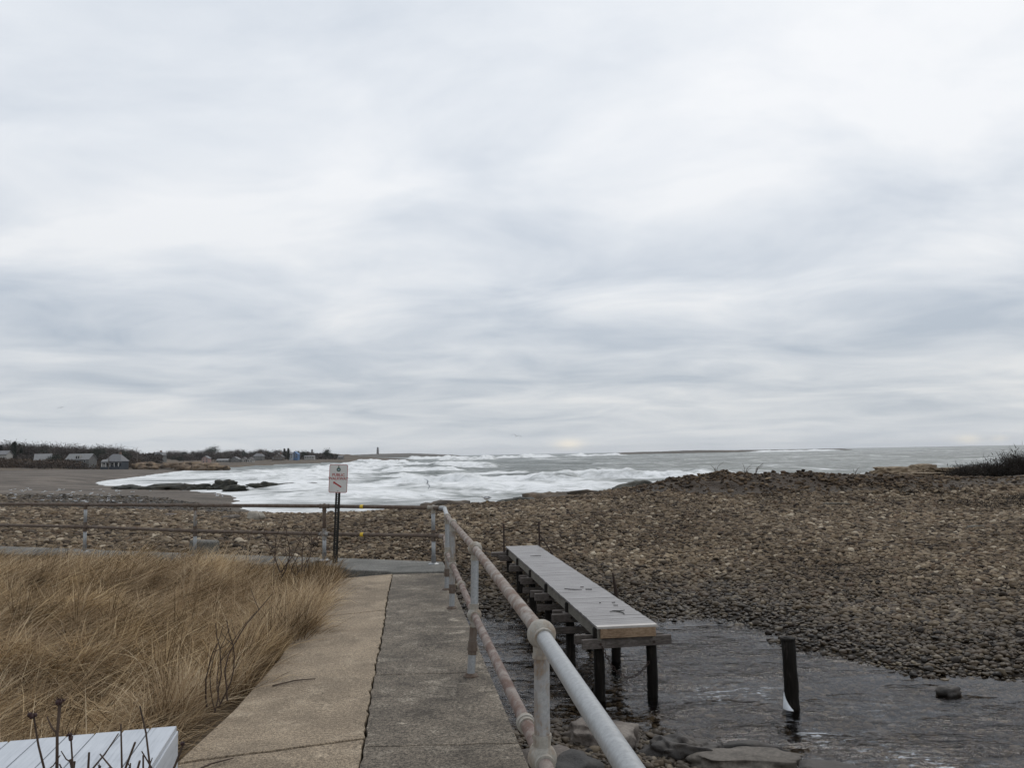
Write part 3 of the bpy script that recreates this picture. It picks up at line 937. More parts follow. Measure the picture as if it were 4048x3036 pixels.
breaker(-0.17, 0.275, 166, -0.10, 1.6, 2.6, 8.0, 70, 22, 0.7)
breaker(-0.40, -0.20, 176, 0.02, 0.6, 2.5, 7.0, 89, 10, 0.7, 0.9)
breaker(-0.30, 0.02, 142, -0.04, 0.75, 2.2, 6.0, 90, 8, 0.8, 0.85)
breaker(-0.36, -0.16, 235, 0.04, 0.8, 3.0, 9.0, 91, 14, 0.7, 0.9)
breaker(-0.33, -0.14, 318, 0.05, 0.9, 4.0, 10.0, 92, 16, 0.7, 0.9)
breaker(-0.12, 0.02, 215, -0.05, 1.0, 3.0, 9.0, 93, 8, 0.6, 0.8)
breaker(-0.17, -0.06, 430, 0.05, 2.0, 6.0, 16.0, 94, 18, 0.6, 0.9)
breaker(-0.34, -0.10, 205, -0.03, 0.9, 3.0, 9.0, 71, 14, 0.6, 0.95)
breaker(-0.16, -0.055, 262, 0.05, 2.0, 5.0, 14.0, 72, 22, 0.5, 1.0)
breaker(-0.10, -0.02, 330, 0.0, 1.5, 5.0, 14.0, 73, 10, 0.4, 0.85)
breaker(-0.25, -0.13, 360, 0.12, 1.8, 6.0, 16.0, 74, 24, 0.5, 0.95)
breaker(-0.20, -0.12, 520, 0.1, 2.4, 6.0, 18.0, 75, 16, 0.5, 0.9)
breaker(0.485, 0.56, 172, 0.05, 1.55, 3.5, 7.0, 76, 12, 0.5, 1.0, 2.0)
breaker(0.36, 0.42, 190, 0.25, 0.8, 3.0, 8.0, 77, 6, 0.4, 0.6)
breaker(0.55, 0.66, 190, -0.1, 0.7, 3.0, 8.0, 78, 10, 0.4, 0.75)
breaker(0.29, 0.33, 165, 0.1, 0.5, 3.0, 8.0, 79, 5, 0.4, 0.5)
breaker(-0.09, -0.02, 760, 0.0, 3.6, 9, 26, 80, 20, 0.9, 1.0)
breaker(-0.03, 0.05, 980, 0.0, 3.3, 10, 28, 81, 20, 0.8, 0.95)
breaker(0.06, 0.135, 1050, 0.0, 3.4, 10, 30, 82, 22, 0.9, 1.0)
breaker(0.02, 0.10, 620, 0.0, 1.0, 6, 20, 83, 8, 0.4, 0.6)
breaker(-0.13, -0.05, 1150, 0.0, 3.8, 10, 30, 84, 30, 0.9, 1.0)
breaker(0.285, 0.392, 1500, 0.0, 3.0, 14, 40, 85, 60, 0.3, 1.0)
breaker(-0.42, -0.22, 290, 0.05, 0.6, 4, 10, 86, 14, 0.4, 0.9)
breaker(-0.30, -0.06, 118, 0.02, 0.5, 2.0, 5, 87, 6, 0.5, 0.75)
breaker(-0.12, 0.12, 128, -0.02, 0.55, 2.0, 5, 88, 6, 0.5, 0.8)
Zs = np.where(depth < 0.3, np.minimum(Zs, SEA + 0.25), Zs)
nr, nc = X.shape
idx = np.arange(nr * nc).reshape(nr, nc)
quads = np.stack([idx[:-1, :-1], idx[:-1, 1:], idx[1:, 1:], idx[1:, :-1]], -1).reshape(-1, 4)
# leave out what lies well under the beach
dq = depth.ravel()[quads].max(1)
quads = quads[dq > -0.6]
sea = np_mesh('sea', np.stack([X, Y, Zs], -1).reshape(-1, 3), quads[:, ::-1], M['sea'], smooth=True, attrs={'foam': ('FLOAT', np.clip(foam, 0, 1).ravel())})
tag(sea, kind='structure')

# ================================================================== RAILING
rail = empty('pipe_railing', 'weathered two-rail pipe railing along the seawall and round its corner', 'railing')
PR = 0.030


def ball_fit(p, dirs, parent, mat, r=0.048):
    """a round cast fitting with collars facing each pipe"""
    mb_ = MB().ball(p, r, 16, 10)
    p = Vector(p)
    for d in dirs:
        d = Vector(d).normalized()
        mb_.tube([p + d * 0.030, p + d * 0.072, p + d * 0.0725, p + d * 0.088, p + d * 0.0885], [0.034, 0.034, 0.0375, 0.0375, 0.031], 16)
    return mb_.build('fitting', mat, parent, smooth=False)


def smooth_by_angle(ob):
    ob.data.polygons.foreach_set('use_smooth', [True] * len(ob.data.polygons))
    bm = bmesh.new()
    bm.from_mesh(ob.data)
    for e in bm.edges:
        if len(e.link_faces) == 2 and e.calc_face_angle(0) > R(35):
            e.smooth = False
    bm.to_mesh(ob.data)
    bm.free()


T0 = Vector((0.46, -0.4, 1.045)); L0 = Vector((0.46, -0.4, 0.60))
posts = [  # base, top, low
    (Vector((0.46, -0.4, 0.0)), T0, L0),
    (Vector((0.095, 3.25, 0.0)), Vector((0.095, 3.25, 1.008)), Vector((0.088, 3.25, 0.548))),
    (Vector((-0.359, 6.525, 0.0)), Vector((-0.312, 6.525, 0.971)), Vector((-0.325, 6.525, 0.466))),
    (Vector((-0.715, 9.363, 0.0)), Vector((-0.690, 9.363, 0.940)), Vector((-0.700, 9.363, 0.480))),
    (Vector((-0.874, 10.648, 0.0)), Vector((-0.856, 10.648, 0.918)), Vector((-0.860, 10.648, 0.45))),
]
elbT = Vector((-1.068, 12.78, 0.892)); elbL = Vector((-1.075, 12.80, 0.462))
fence = [(-1.262, 12.98, 0.892, 0.462), (-3.12, 13.72, 0.905, 0.452), (-5.62, 14.72, 0.905, 0.455), (-8.05, 15.68, 0.905, 0.49), (-10.45, 16.64, 0.905, 0.49), (-12.9, 17.6, 0.905, 0.49)]
pm = [M['galv'], M['post'], M['galv'], M['post'], M['galv']]
for i, (b, tp, lw) in enumerate(posts):
    d_up = (tp - lw).normalized()
    po = MB()
    po.tube([lw - d_up * 0.0 + Vector((0, 0, 0.02)), tp], PR, 16)
    o = po.build('post', pm[i], rail); smooth_by_angle(o)
    d_dn = (lw - b).normalized()
    lo = MB().tube([lw, b + d_dn * 0.20], PR, 16)
    o2 = lo.build('lower_post', M['rail_brown'] if i == 2 else M['post'], rail); smooth_by_angle(o2)
    o3 = MB().tube([b + d_dn * 0.215, b + Vector((0, 0, 0.0))], PR, 16).build('post_foot', M['galv'], o2); smooth_by_angle(o3)
    # union coupling with a hexagon nut
    c0 = b + d_dn * 0.17
    mb_ = MB().tube([c0, c0 + d_dn * 0.03, c0 + d_dn * 0.0305, c0 + d_dn * 0.055], [0.038, 0.038, 0.045, 0.045], 6)
    mb_.tube([c0 + d_dn * 0.0555, c0 + d_dn * 0.10], 0.036, 16)
    mb_.build('coupling', M['rail_brown'], o2)
    mb_ = MB().tube([b + Vector((0, 0, 0.006)), b + Vector((0, 0, 0.012)), b + Vector((0, 0, 0.03))], [0.060, 0.058, 0.036], 20)
    mb_.build('flange', M['rail_brown'], o2)
    prev = posts[i - 1] if i else None
    nxt = posts[i + 1] if i + 1 < len(posts) else None
    dt = [(0, 0, -1)]; dl_ = [(0, 0, -1), (0, 0, 1)]
    if prev:
        dt.append(prev[1] - tp); dl_.append(prev[2] - lw)
    if nxt:
        dt.append(nxt[1] - tp); dl_.append(nxt[2] - lw)
    else:
        dt.append(elbT - tp); dl_.append(elbL - lw)
    smooth_by_angle(ball_fit(tp, dt, rail, M['fitting'], 0.056 if i < 3 else 0.046))
    smooth_by_angle(ball_fit(lw, dl_, rail, M['fitting'], 0.056 if i < 3 else 0.046))
tops = [p[1] for p in posts] + [elbT]
lows = [p[2] for p in posts] + [elbL]
tm = [M['galv'], M['rail_old'], M['rail_old'], M['rail_old'], M['galv']]
lm = [M['rail_rust'], M['rail_rust'], M['rail_rust'], M['rail_rust'], M['rail_old']]
for i in range(len(tops) - 1):
    a, b = tops[i], tops[i + 1]
    o = MB().tube([a.lerp(b, k / 6) for k in range(7)], PR, 16).build('top_rail', tm[i], rail); smooth_by_angle(o)
    a, b = lows[i], lows[i + 1]
    o2 = MB().tube([a.lerp(b, k / 6) for k in range(7)], PR * 0.93, 16).build('lower_rail', lm[i], rail); smooth_by_angle(o2)
    if i in (1, 2):
        for fr_ in ((0.135,) if i == 1 else (0.5,)):
            c = a.lerp(b, fr_)
            d = (b - a).normalized()
            c2 = MB().tube([c - d * 0.04, c - d * 0.018, c - d * 0.0175, c + d * 0.018, c + d * 0.0185, c + d * 0.04], [0.034, 0.036, 0.041, 0.041, 0.036, 0.034], 16).build('coupling', M['fitting'], o2)
            smooth_by_angle(c2)
ex = MB().tube([T0, T0 + (T0 - tops[1]) * 0.5], PR, 16).build('top_rail', M['galv'], rail); smooth_by_angle(ex)
# fence run along the wing
fT = [Vector((x, y, a)) for x, y, a, b in fence]
fL = [Vector((x, y, b)) for x, y, a, b in fence]
for nm, E, P0, mt in (('elbow', elbT, fT[0], M['galv']), ('elbow', elbL, fL[0], M['rail_old'])):
    inn = (tops[-2] if E is elbT else lows[-2])
    d1 = (inn - E).normalized(); d2 = (P0 - E).normalized()
    pts = [E + d1 * 0.10, E + d1 * 0.05, E + (d1 + d2) * 0.012, E + d2 * 0.05, E + d2 * 0.10]
    o = MB().tube(pts, 0.037, 14).build('elbow', mt, rail, smooth=True)
    o = MB().tube([E + d2 * 0.08, P0], PR, 14).build('rail_stub', M['rail_brown'], rail, smooth=True)
for i, (x, y, zt, zl) in enumerate(fence):
    up = MB().tube([(x, y, zl), (x, y, zt)], PR, 14).build('post', M['galv'] if i in (0, 3) else M['rail_brown'] if i == 1 else M['post'], rail, smooth=True)
    lo = MB().tube([(x, y, 0.02), (x, y, zl)], PR, 14).build('lower_post', M['galv'], rail, smooth=True)
    MB().tube([(x, y, 0.026), (x, y, 0.034), (x, y, 0.05)], [0.085, 0.082, 0.045], 18).build('flange', M['galv'], lo)
    smooth_by_angle(MB().tube([(x, y, 0.045), (x, y, 0.16)], 0.036, 14).build('sleeve', M['bolt'], lo))
    ball_fit((x, y, zt), [(0, 0, -1), FD, -FD], rail, M['rail_brown'] if i else M['fitting'], 0.044)
    ball_fit((x, y, zl), [(0, 0, -1), (0, 0, 1), FD, -FD], rail, M['post'] if i == 1 else M['rail_brown'], 0.042)
    if i + 1 < len(fence):
        o = MB().tube([fT[i].lerp(fT[i + 1], k / 5) for k in range(6)], PR, 14).build('top_rail', M['rail_brown'], rail, smooth=True)
        o2 = MB().tube([fL[i].lerp(fL[i + 1], k / 5) for k in range(6)], PR * 0.93, 14).build('lower_rail', M['rail_brown'], rail, smooth=True)
        if i == 0:
            for q_, (A1, B1), par in ((0.345, (fT[0], fT[1]), o), (0.36, (fL[0], fL[1]), o2)):
                c = A1.lerp(B1, 1 - (1 - q_) * 1.0) if False else A1.lerp(B1, 0.64)
                d = (B1 - A1).normalized()
                MB().tube([c - d * 0.028, c + d * 0.028], 0.0335, 14).build('tape', M['tape'], par, smooth=False)
for ob in rail.children:
    if ob.name.startswith('fitting'):
        pass

# concrete bollard block standing behind one fence post, pale stone on the wing
b_ = empty('concrete_block', 'grey concrete block standing behind a fence post at the dune edge', 'block')
MB().prism([(-5.83, 14.95), (-5.33, 14.75), (-5.25, 14.95), (-5.75, 15.15)], -0.55, 0.27).build('block', M['wing'], b_, bevel=0.03)
# ================================================================== SIGN
sg = empty('walkway_sign', 'white red-bordered sign with an arrow on a dark punched steel post', 'sign', (-2.86, 13.32, 0.02))
sg.rotation_euler = (R(1.0), R(2.6), R(4))
SX, SZ0, SZ1 = 0.146, 1.12, 1.57


def rrect(wd, z0, z1, r, n=5):
    pts = []
    for cx0, cz0, a0 in ((wd - r, z0 + r, -90), (wd - r, z1 - r, 0), (-wd + r, z1 - r, 90), (-wd + r, z0 + r, 180)):
        for k in range(n + 1):
            a = R(a0 + 90 * k / n)
            pts.append((cx0 + r * math.cos(a), cz0 + r * math.sin(a)))
    return pts


def plate(pts, y0, y1, name, mat, parent):
    n = len(pts)
    vs_ = [(p[0], y0, p[1]) for p in pts] + [(p[0], y1, p[1]) for p in pts]
    fs = [tuple(range(n)), tuple(range(2 * n - 1, n - 1, -1))] + [(i, n + i, n + (i + 1) % n, (i + 1) % n) for i in range(n)]
    return MB().add(vs_, fs).build(name, mat, parent)


panel = plate(rrect(SX, SZ0, SZ1, 0.028), -0.030, -0.027, 'panel', M['signwhite'], sg)
o_, i_ = rrect(SX - 0.001, SZ0 + 0.001, SZ1 - 0.001, 0.027), rrect(SX - 0.009, SZ0 + 0.009, SZ1 - 0.009, 0.021)
n = len(o_)
MB().add([(p[0], -0.0312, p[1]) for p in o_ + i_], [(i, (i + 1) % n, n + (i + 1) % n, n + i) for i in range(n)]).build('border', M['signpink'], panel)


def text_part(txt, size, z, mat, parent):
    cu = bpy.data.curves.new('lettering', 'FONT')
    cu.body = txt
    cu.size = size
    cu.align_x = 'CENTER'
    cu.extrude = 0.0003
    cu.offset = 0.0014
    ob = bpy.data.objects.new('lettering', cu)
    COL.objects.link(ob)
    bpy.context.view_layer.update()
    dg = bpy.context.evaluated_depsgraph_get()
    me = bpy.data.meshes.new_from_object(ob.evaluated_get(dg))
    bpy.data.objects.remove(ob)
    me.transform(Matrix.Rotation(R(90), 4, 'X'))
    me.transform(Matrix.Translation((0, -0.0315, z)))
    me.materials.clear()
    return link('lettering', me, mat, parent)


text_part('PUBLIC', 0.062, 1.383, M['signpink'], panel)
text_part('WALKWAY', 0.060, 1.325, M['signpink'], panel)
# arrow up to the left
ar = [(-0.115, 0), (-0.075, 0.026), (-0.078, 0.012), (0.085, 0.012), (0.085, -0.012), (-0.078, -0.012), (-0.075, -0.026)]
a = R(-31)
ar2 = [(-0.005 + x * 0.78 * math.cos(a) - z_ * math.sin(a), 1.245 + x * 0.78 * math.sin(a) + z_ * math.cos(a)) for x, z_ in ar]
plate(ar2[::-1], -0.0318, -0.0305, 'arrow', M['signred'], panel)
# round seal with a little finial
ring = [(0.033 * math.cos(R(k * 18)), 1.488 + 0.033 * math.sin(R(k * 18))) for k in range(20)]
em = plate(ring, -0.0318, -0.0305, 'emblem', M['signgreen'], panel)
plate([(0.021 * math.cos(R(k * 18)), 1.488 + 0.021 * math.sin(R(k * 18))) for k in range(20)], -0.0326, -0.0312, 'emblem_centre', M['signblue'], em)
plate([(-0.014, 1.477), (0.016, 1.475), (0.006, 1.488), (0.002, 1.482), (-0.004, 1.490)], -0.0332, -0.0320, 'emblem_ship', M['signwhite'], em)
plate([(-0.011, 1.516), (0.011, 1.516), (0.006, 1.532), (0.0, 1.545), (-0.006, 1.532)], -0.0318, -0.0305, 'emblem_crest', M['signgreen'], em)
for bz in (SZ0 + 0.03, SZ1 - 0.022):
    MB().tube([(0, -0.031, bz), (0, -0.036, bz)], 0.008, 8).build('bolt', M['bolt'], panel)
# U-channel post with real punched holes down its web
mb = MB()
hz0, hz1, pitch_ = -0.25, 1.55, 0.0254 * 1.25
mb.box((-0.020, -0.027, hz0), (-0.006, -0.023, hz1))
mb.box((0.006, -0.027, hz0), (0.020, -0.023, hz1))
z_ = hz0
while z_ < hz1 - 0.01:
    mb.box((-0.006, -0.0268, z_), (0.006, -0.0232, z_ + pitch_ * 0.52))
    z_ += pitch_
for s in (-1, 1):
    mb.beam((s * 0.0205, -0.013, hz0), (s * 0.0205, -0.013, hz1), 0.004, 0.030, (0, 1, 0))
    mb.box((min(s * 0.0225, s * 0.040), -0.004, hz0), (max(s * 0.0225, s * 0.040), 0.0, hz1))
mb.build('post', M['signpost'], sg)

# ================================================================== PIER
DD = Vector((-0.1317, 0.9913, 0))      # along the deck, away
DS = Vector((0.9913, 0.1317, 0))       # to its right
D0 = Vector((1.70, 12.95, -0.955))     # middle of the near end, top of deck
DW = 0.455
DLEN = 11.5
pier = empty('wooden_pier', 'narrow plank footway on black pilings over the creek', 'pier', (0, 0, 0))


def dp(s, t_, dz_=0.0):
    return D0 + DD * s + DS * t_ + Vector((0, 0, dz_))


rp = random.Random(9)
pl = 0.138
npl = int(DLEN / pl)
for i in range(npl):
    s0 = i * pl + 0.004
    ov = 0.012 + 0.012 * rp.random()
    zt = 0.004 * (rp.random() - 0.5)
    m_ = M['deck_pale'] if i == 0 else M['deck']
    a, b = dp(s0 + pl / 2, -DW - ov, -0.018 + zt), dp(s0 + pl / 2, DW + ov, -0.018 + zt + 0.004 * (rp.random() - 0.5))
    MB().beam(a, b, pl - 0.007, 0.036).build('plank', m_, pier, bevel=0.003)
for sgn in (-1, 1):
    MB().beam(dp(0.05, sgn * (DW - 0.03), -0.13), dp(DLEN - 0.02, sgn * (DW - 0.03), -0.13), 0.05, 0.185).build('stringer', M['fascia'], pier, bevel=0.004)
MB().beam(dp(0.022, -DW + 0.03, -0.108), dp(0.022, DW - 0.01, -0.108), 0.038, 0.140).build('end_board', M['deck_new'], pier, bevel=0.004)
MB().beam(dp(0.35, 0.0, -0.24), dp(DLEN - 0.4, 0.0, -0.24), 0.14, 0.02).build('centre_joist', M['timber'], pier)


def pole(base, top, r, mat, name='piling', parent=None, seed=0, seg=14):
    rr_ = random.Random(seed)
    b = Vector(base); t_ = Vector(top)
    n_ = 8
    pts, rad = [], []
    for k in range(n_ + 1):
        f_ = k / n_
        p_ = b.lerp(t_, f_)
        pts.append(p_ + Vector(((rr_.random() - 0.5) * 0.012, (rr_.random() - 0.5) * 0.012, 0)))
        rad.append(r * (1.06 - 0.08 * f_ + 0.05 * (rr_.random() - 0.5)))
    pts.append(t_ + Vector((0, 0, 0.012)))
    rad.append(r * 0.86)
    return MB().tube(pts, rad, seg).build(name, mat, parent, smooth=False)


bents = [0.22, 2.45, 4.65, 6.85, 9.0, 11.05]
for i, s in enumerate(bents):
    wdn = 0.42
    for sgn in (-1, 1):
        f_ = dp(s, sgn * wdn)
        gz_ = float(ground(np.array([f_.x]), np.array([f_.y]))[0])
        p_ = pole((f_.x + 0.02 * rp.random(), f_.y + 0.03 * sgn, gz_ - 0.3), (f_.x, f_.y, -1.03), 0.083, M['piling'], 'piling', pier, i * 2 + sgn)
        smooth_by_angle(p_)
    ext = 0.27 + 0.08 * rp.random()
    y_off = -0.125
    zb = -0.325 + 0.03 * rp.random()
    lw_, rw_ = (0.70, 0.71) if i == 0 else (wdn + ext, wdn + 0.15)
    MB().beam(dp(s + y_off, -lw_, zb + 0.025), dp(s + y_off, rw_, zb + 0.045 if i == 0 else zb), 0.065, 0.145).build('cross_beam', M['timber'], pier, bevel=0.006)
    MB().beam(dp(s + 0.13, -lw_ + 0.12 - 0.2 * rp.random(), zb + 0.05), dp(s + 0.13, rw_ - 0.05, zb + 0.02), 0.06, 0.14).build('cross_beam', M['timber'], pier, bevel=0.006)
    if i:
        MB().beam(dp(s - 0.01, -wdn - 0.12, -0.245), dp(s - 0.01, wdn + 0.1, -0.245), 0.17, 0.05).build('cap_block', M['timber'], pier, bevel=0.006)
        if i in (1, 2, 3):
            MB().beam(dp(s - 0.14, -lw_ + 0.05, zb - 0.19), dp(s - 0.14, rw_ - 0.1, zb - 0.2), 0.05, 0.12).build('cross_beam', M['timber'], pier, bevel=0.006)
    for sgn in (-1, 1):
        q_ = dp(s + y_off - 0.034, sgn * wdn, zb + 0.03)
        MB().tube([q_, q_ - DD * 0.03], 0.020, 6).build('bolt', M['rustiron'], pier)
# deck end beam detail: three battens on the near cross beam
for a0, a1 in ((-0.34, 0.06), (0.08, 0.36), (0.37, 0.55)):
    MB().beam(dp(bents[0] - 0.163, a0, -0.265), dp(bents[0] - 0.163, a1 - 0.02, -0.262), 0.012, 0.055).build('batten', M['timber'], pier)
# iron uprights and a brace at the shore end
pa = dp(DLEN - 0.25, -DW - 0.09)
MB().tube([pa + Vector((0, 0, -0.25)), pa + Vector((0.01, 0, 0.66))], 0.024, 8).build('iron_upright', M['rustiron'], pier)
MB().beam(pa + Vector((-0.36, -0.02, -0.20)), pa + Vector((0.20, 0.05, -0.20)), 0.2, 0.12).build('bracket', M['timber'], pier, bevel=0.006)
pb = dp(DLEN - 0.12, DW + 0.06)
MB().tube([pb + Vector((0, 0, -0.3)), pb + Vector((-0.01, 0, 0.68))], 0.026, 8).build('iron_upright', M['rustiron'], pier)
MB().tube([pb + Vector((0.0, 0, 0.32)), pb + Vector((0.36, -0.4, -0.22))], 0.020, 8).build('brace', M['rustiron'], pier)
# tide-left strands of weed lying on the deck
def strand(pts, label, seed):
    rr_ = random.Random(seed)
    mb_ = MB()
    for pl_ in pts:
        P3 = [dp(s_, t_, 0.012) for s_, t_ in pl_]
        n_ = len(P3)
        mb_.tube(P3, [0.003 + 0.006 * math.sin(math.pi * (k + 0.6) / (n_ + 0.4)) * (0.6 + 0.6 * rr_.random()) for k in range(n_)], 5)
    return tag(mb_.build('seaweed', M['weed']), label, 'seaweed')


strand([[(1.1, 0.0), (1.16, 0.08), (1.12, 0.16), (1.17, 0.27)], [(1.14, 0.1), (1.02, 0.17), (0.92, 0.19), (0.86, 0.18)], [(1.17, 0.06), (1.10, 0.12)]], 'forked clump of black weed near the pier end board', 1)
strand([[(3.6, -0.28), (3.5, -0.2), (3.42, -0.1), (3.40, 0.03)], [(3.42, 0.10), (3.38, 0.22)], [(3.7, 0.06), (3.72, 0.13)]], 'long thin strand of black weed across the deck middle', 2)
strand([[(8.9, -0.14), (8.92, 0.03), (8.90, 0.14)]], 'thin straight wisp of weed at the pier shore end', 3)
strand([[(1.65, 0.20), (1.63, 0.28)], [(1.95, 0.02), (1.94, 0.05)], [(1.9, 0.24), (1.92, 0.30)]], 'scattered crumbs of weed behind the forked clump', 4)

# chain slung between the two front pilings
ch = empty('hanging_chain', 'rusty chain drooping between the front pilings of the pier', 'chain')
link_mb = MB()
ptsL = []
for k in range(10):
    a = 2 * math.pi * k / 10
    ptsL.append(Vector((0.030 * math.cos(a) if abs(math.cos(a)) > 0.1 else 0, 0.017 * math.sin(a), 0)))
ring_ = [Vector((math.cos(2 * math.pi * k / 10) * 0.031, math.sin(2 * math.pi * k / 10) * 0.018, 0)) for k in range(11)]
link_mb.tube(ring_, 0.0065, 5, False)
lme = link_mb.mesh('link')
lme.materials.append(M['rustiron'])
pA = dp(bents[0] - 0.19, -0.40, -0.30); pB = dp(bents[0] - 0.10, 0.36, -0.58)
prevp = None
acc = 0
curve = []
for k in range(201):
    f_ = k / 200
    p_ = pA.lerp(pB, f_) + Vector((0, 0, -0.40 * 4 * f_ * (1 - f_) * (1 - 0.25 * f_)))
    curve.append(p_)
last = curve[0]; k2 = 0
for p_ in curve[1:]:
    if (p_ - last).length >= 0.047:
        d = (p_ - last).normalized()
        lo_ = bpy.data.objects.new('link', lme)
        COL.objects.link(lo_)
        lo_.parent = ch
        qn = d.to_track_quat('X', 'Z')
        lo_.rotation_mode = 'QUATERNION'
        from mathutils import Quaternion
        lo_.rotation_quaternion = qn @ Quaternion((1, 0, 0), R(90) * (k2 % 2))
        lo_.location = (p_ + last) / 2
        last = p_; k2 += 1

# rusty stake on the far side of the deck
stk = empty('iron_stake', 'short leaning rusty iron stake beside the pier deck', 'stake', (2.24, 18.9, -2.0))
MB().tube([(0.02, 0, -0.35), (0.0, 0, 0.58), (-0.06, 0, 1.0)], [0.05, 0.045, 0.018], 7).build('stake', M['rustiron'], stk)

# lone piling in the creek, with water heaped on its upstream side
lp = empty('lone_piling', 'lone black timber piling standing in the creek', 'piling', (4.02, 12.5, WATER))
smooth_by_angle(pole((0.02, 0.0, -0.7), (-0.02, 0, 0.985), 0.102, M['piling'], 'shaft', lp, 77, 16))
MB().tube([(-0.02, 0, 0.985), (-0.022, 0, 1.0), (-0.022, 0, 1.022), (-0.022, 0, 1.026)], [0.108, 0.112, 0.106, 0.09], 16).build('top_rim', M['piling'], lp)
mb = MB()
vs_, fs = [], []
for i in range(9):
    a = R(170 + 11 * i)
    hgt = 0.20 * math.cos((i - 2.4) / 6.6 * 1.5) if i < 9 else 0
    hgt = max(0.01, 0.22 * (1 - ((i - 0.5) / 8.0)) ** 1.2)
    rr0, rr1 = 0.104, 0.135
    vs_ += [(math.cos(a) * rr1, math.sin(a) * rr1, 0.0), (math.cos(a) * (rr0 + 0.012), math.sin(a) * (rr0 + 0.012), hgt), (math.cos(a) * (rr0 - 0.02), math.sin(a) * (rr0 - 0.02), hgt * 0.9)]
for i in range(8):
    fs += [(i * 3, i * 3 + 3, i * 3 + 4, i * 3 + 1), (i * 3 + 1, i * 3 + 4, i * 3 + 5, i * 3 + 2)]
o = MB().add([(x + 4.02, y + 12.5, z_ + WATER) for x, y, z_ in vs_], fs).build('white_water', M['wfoam'], None, smooth=True)
tag(o, 'small white heap of water against the lone piling', 'water', kind='stuff')

# ================================================================== ROCKS
def rock_mesh(seed, dims, sub=3, rough=0.35, blocky=0.0, flat_top=None):
    bm = bmesh.new()
    bmesh.ops.create_icosphere(bm, subdivisions=sub, radius=0.5)
    rr_ = random.Random(seed)
    from mathutils import noise as mn
    off = Vector((rr_.random() * 50, rr_.random() * 50, rr_.random() * 50))
    planes = []
    for k in range(int(9 * (0.4 + blocky)) if blocky else 0):
        d = Vector((rr_.gauss(0, 1), rr_.gauss(0, 1), rr_.gauss(0, 0.8))).normalized()
        planes.append((d, 0.30 + 0.12 * rr_.random()))
    for v in bm.verts:
        p_ = v.co.copy()
        if blocky:
            for d, h_ in planes:
                e_ = p_.dot(d) - h_
                if e_ > 0:
                    p_ -= d * e_
            m_ = max(abs(p_.x), abs(p_.y), abs(p_.z)) + 1e-6
            p_ = p_.lerp(p_ * (0.40 / m_), blocky * 0.45)
        n_ = mn.noise(p_ * 2.2 + off) * rough * 0.5 + mn.noise(p_ * 6 + off) * rough * 0.18 + mn.noise(p_ * 14 + off) * rough * 0.10 + (abs(mn.noise(p_ * 4.5 - off)) - 0.2) * rough * -0.30
        p_ += p_.normalized() * n_
        if flat_top is not None and p_.z > flat_top:
            p_.z = flat_top + (p_.z - flat_top) * 0.15
        v.co = Vector((p_.x * dims[0], p_.y * dims[1], p_.z * dims[2]))
    me = bpy.data.meshes.new('rock')
    bm.to_mesh(me)
    bm.free()
    return me


def rock(name, label, loc, dims, mat, seed, rz=0.0, sub=3, rough=0.35, blocky=0.0, flat_top=None, group=None, cat='rock', smooth=True, me=None):
    me = me or rock_mesh(seed, dims, sub, rough, blocky, flat_top)
    o = link(name, me, mat, None, smooth)
    o.location = loc
    o.rotation_euler = (0, 0, rz)
    return tag(o, label, cat, group)


rock('boulder', 'angular brown granite block wedged on the bank below the railing', (1.05, 10.75, -1.97), (1.15, 0.8, 0.66), M['boulder'], 3, R(-24), 5, 0.30, 0.95, 0.34)
rock('boulder', 'wet black boulder beside the brown granite block', (2.0, 10.35, -2.02), (1.05, 0.75, 0.58), M['boulder_dark'], 8, R(10), 5, 0.5, 0.7)
rock('boulder', 'flat pale grey stone at the creek edge below the black boulder', (2.65, 9.95, -1.93), (1.35, 0.75, 0.40), M['boulder_pale'], 12, R(-6), 5, 0.28, 0.9, 0.28)
rock('boulder', 'low weed-fringed dark stone behind the flat pale stone', (2.75, 10.55, -2.06), (1.35, 0.45, 0.32), M['boulder_dark'], 15, R(-8), 4, 0.3, 0.4)
rock('boulder', 'small dark slab sloping into the creek past the pale stone', (3.55, 10.0, -2.07), (1.0, 0.5, 0.24), M['boulder_dark'], 18, R(-18), 3, 0.3, 0.6)
rock('boulder', 'dark stone half under the wall footing', (0.55, 9.3, -1.85), (0.8, 0.9, 0.6), M['boulder_dark'], 21, R(30), 3, 0.3, 0.6)
rock('boulder', 'low grey slab lying at the foot of the seawall', (0.30, 10.1, -1.92), (0.9, 0.7, 0.4), M['boulder'], 24, R(0), 3, 0.25, 0.6)
rock('stone', 'lone dark stone breaking the creek surface', (6.63, 13.1, -2.10), (0.44, 0.28, 0.24), M['boulder_dark'], 39, R(20), 4, 0.4, 0.0)
rock('boulder', 'pale cream boulder sitting on the cobble crest', (-10.35, 33.5, -0.66), (0.85, 0.6, 0.62), M['stoneblock'], 35, R(0), 3, 0.3, 0.7)
rock('boulder', 'brown stone on the cobble crest beside the pale boulder', (-11.6, 34.2, -0.76), (0.8, 0.6, 0.5), M['boulder'], 36, R(0), 3, 0.35, 0.5)
rock('boulder', 'grey stone heap on the crest near the water edge', (-15.6, 37.5, -0.86), (1.2, 0.7, 0.42), M['boulder'], 37, R(0), 3, 0.4, 0.5)

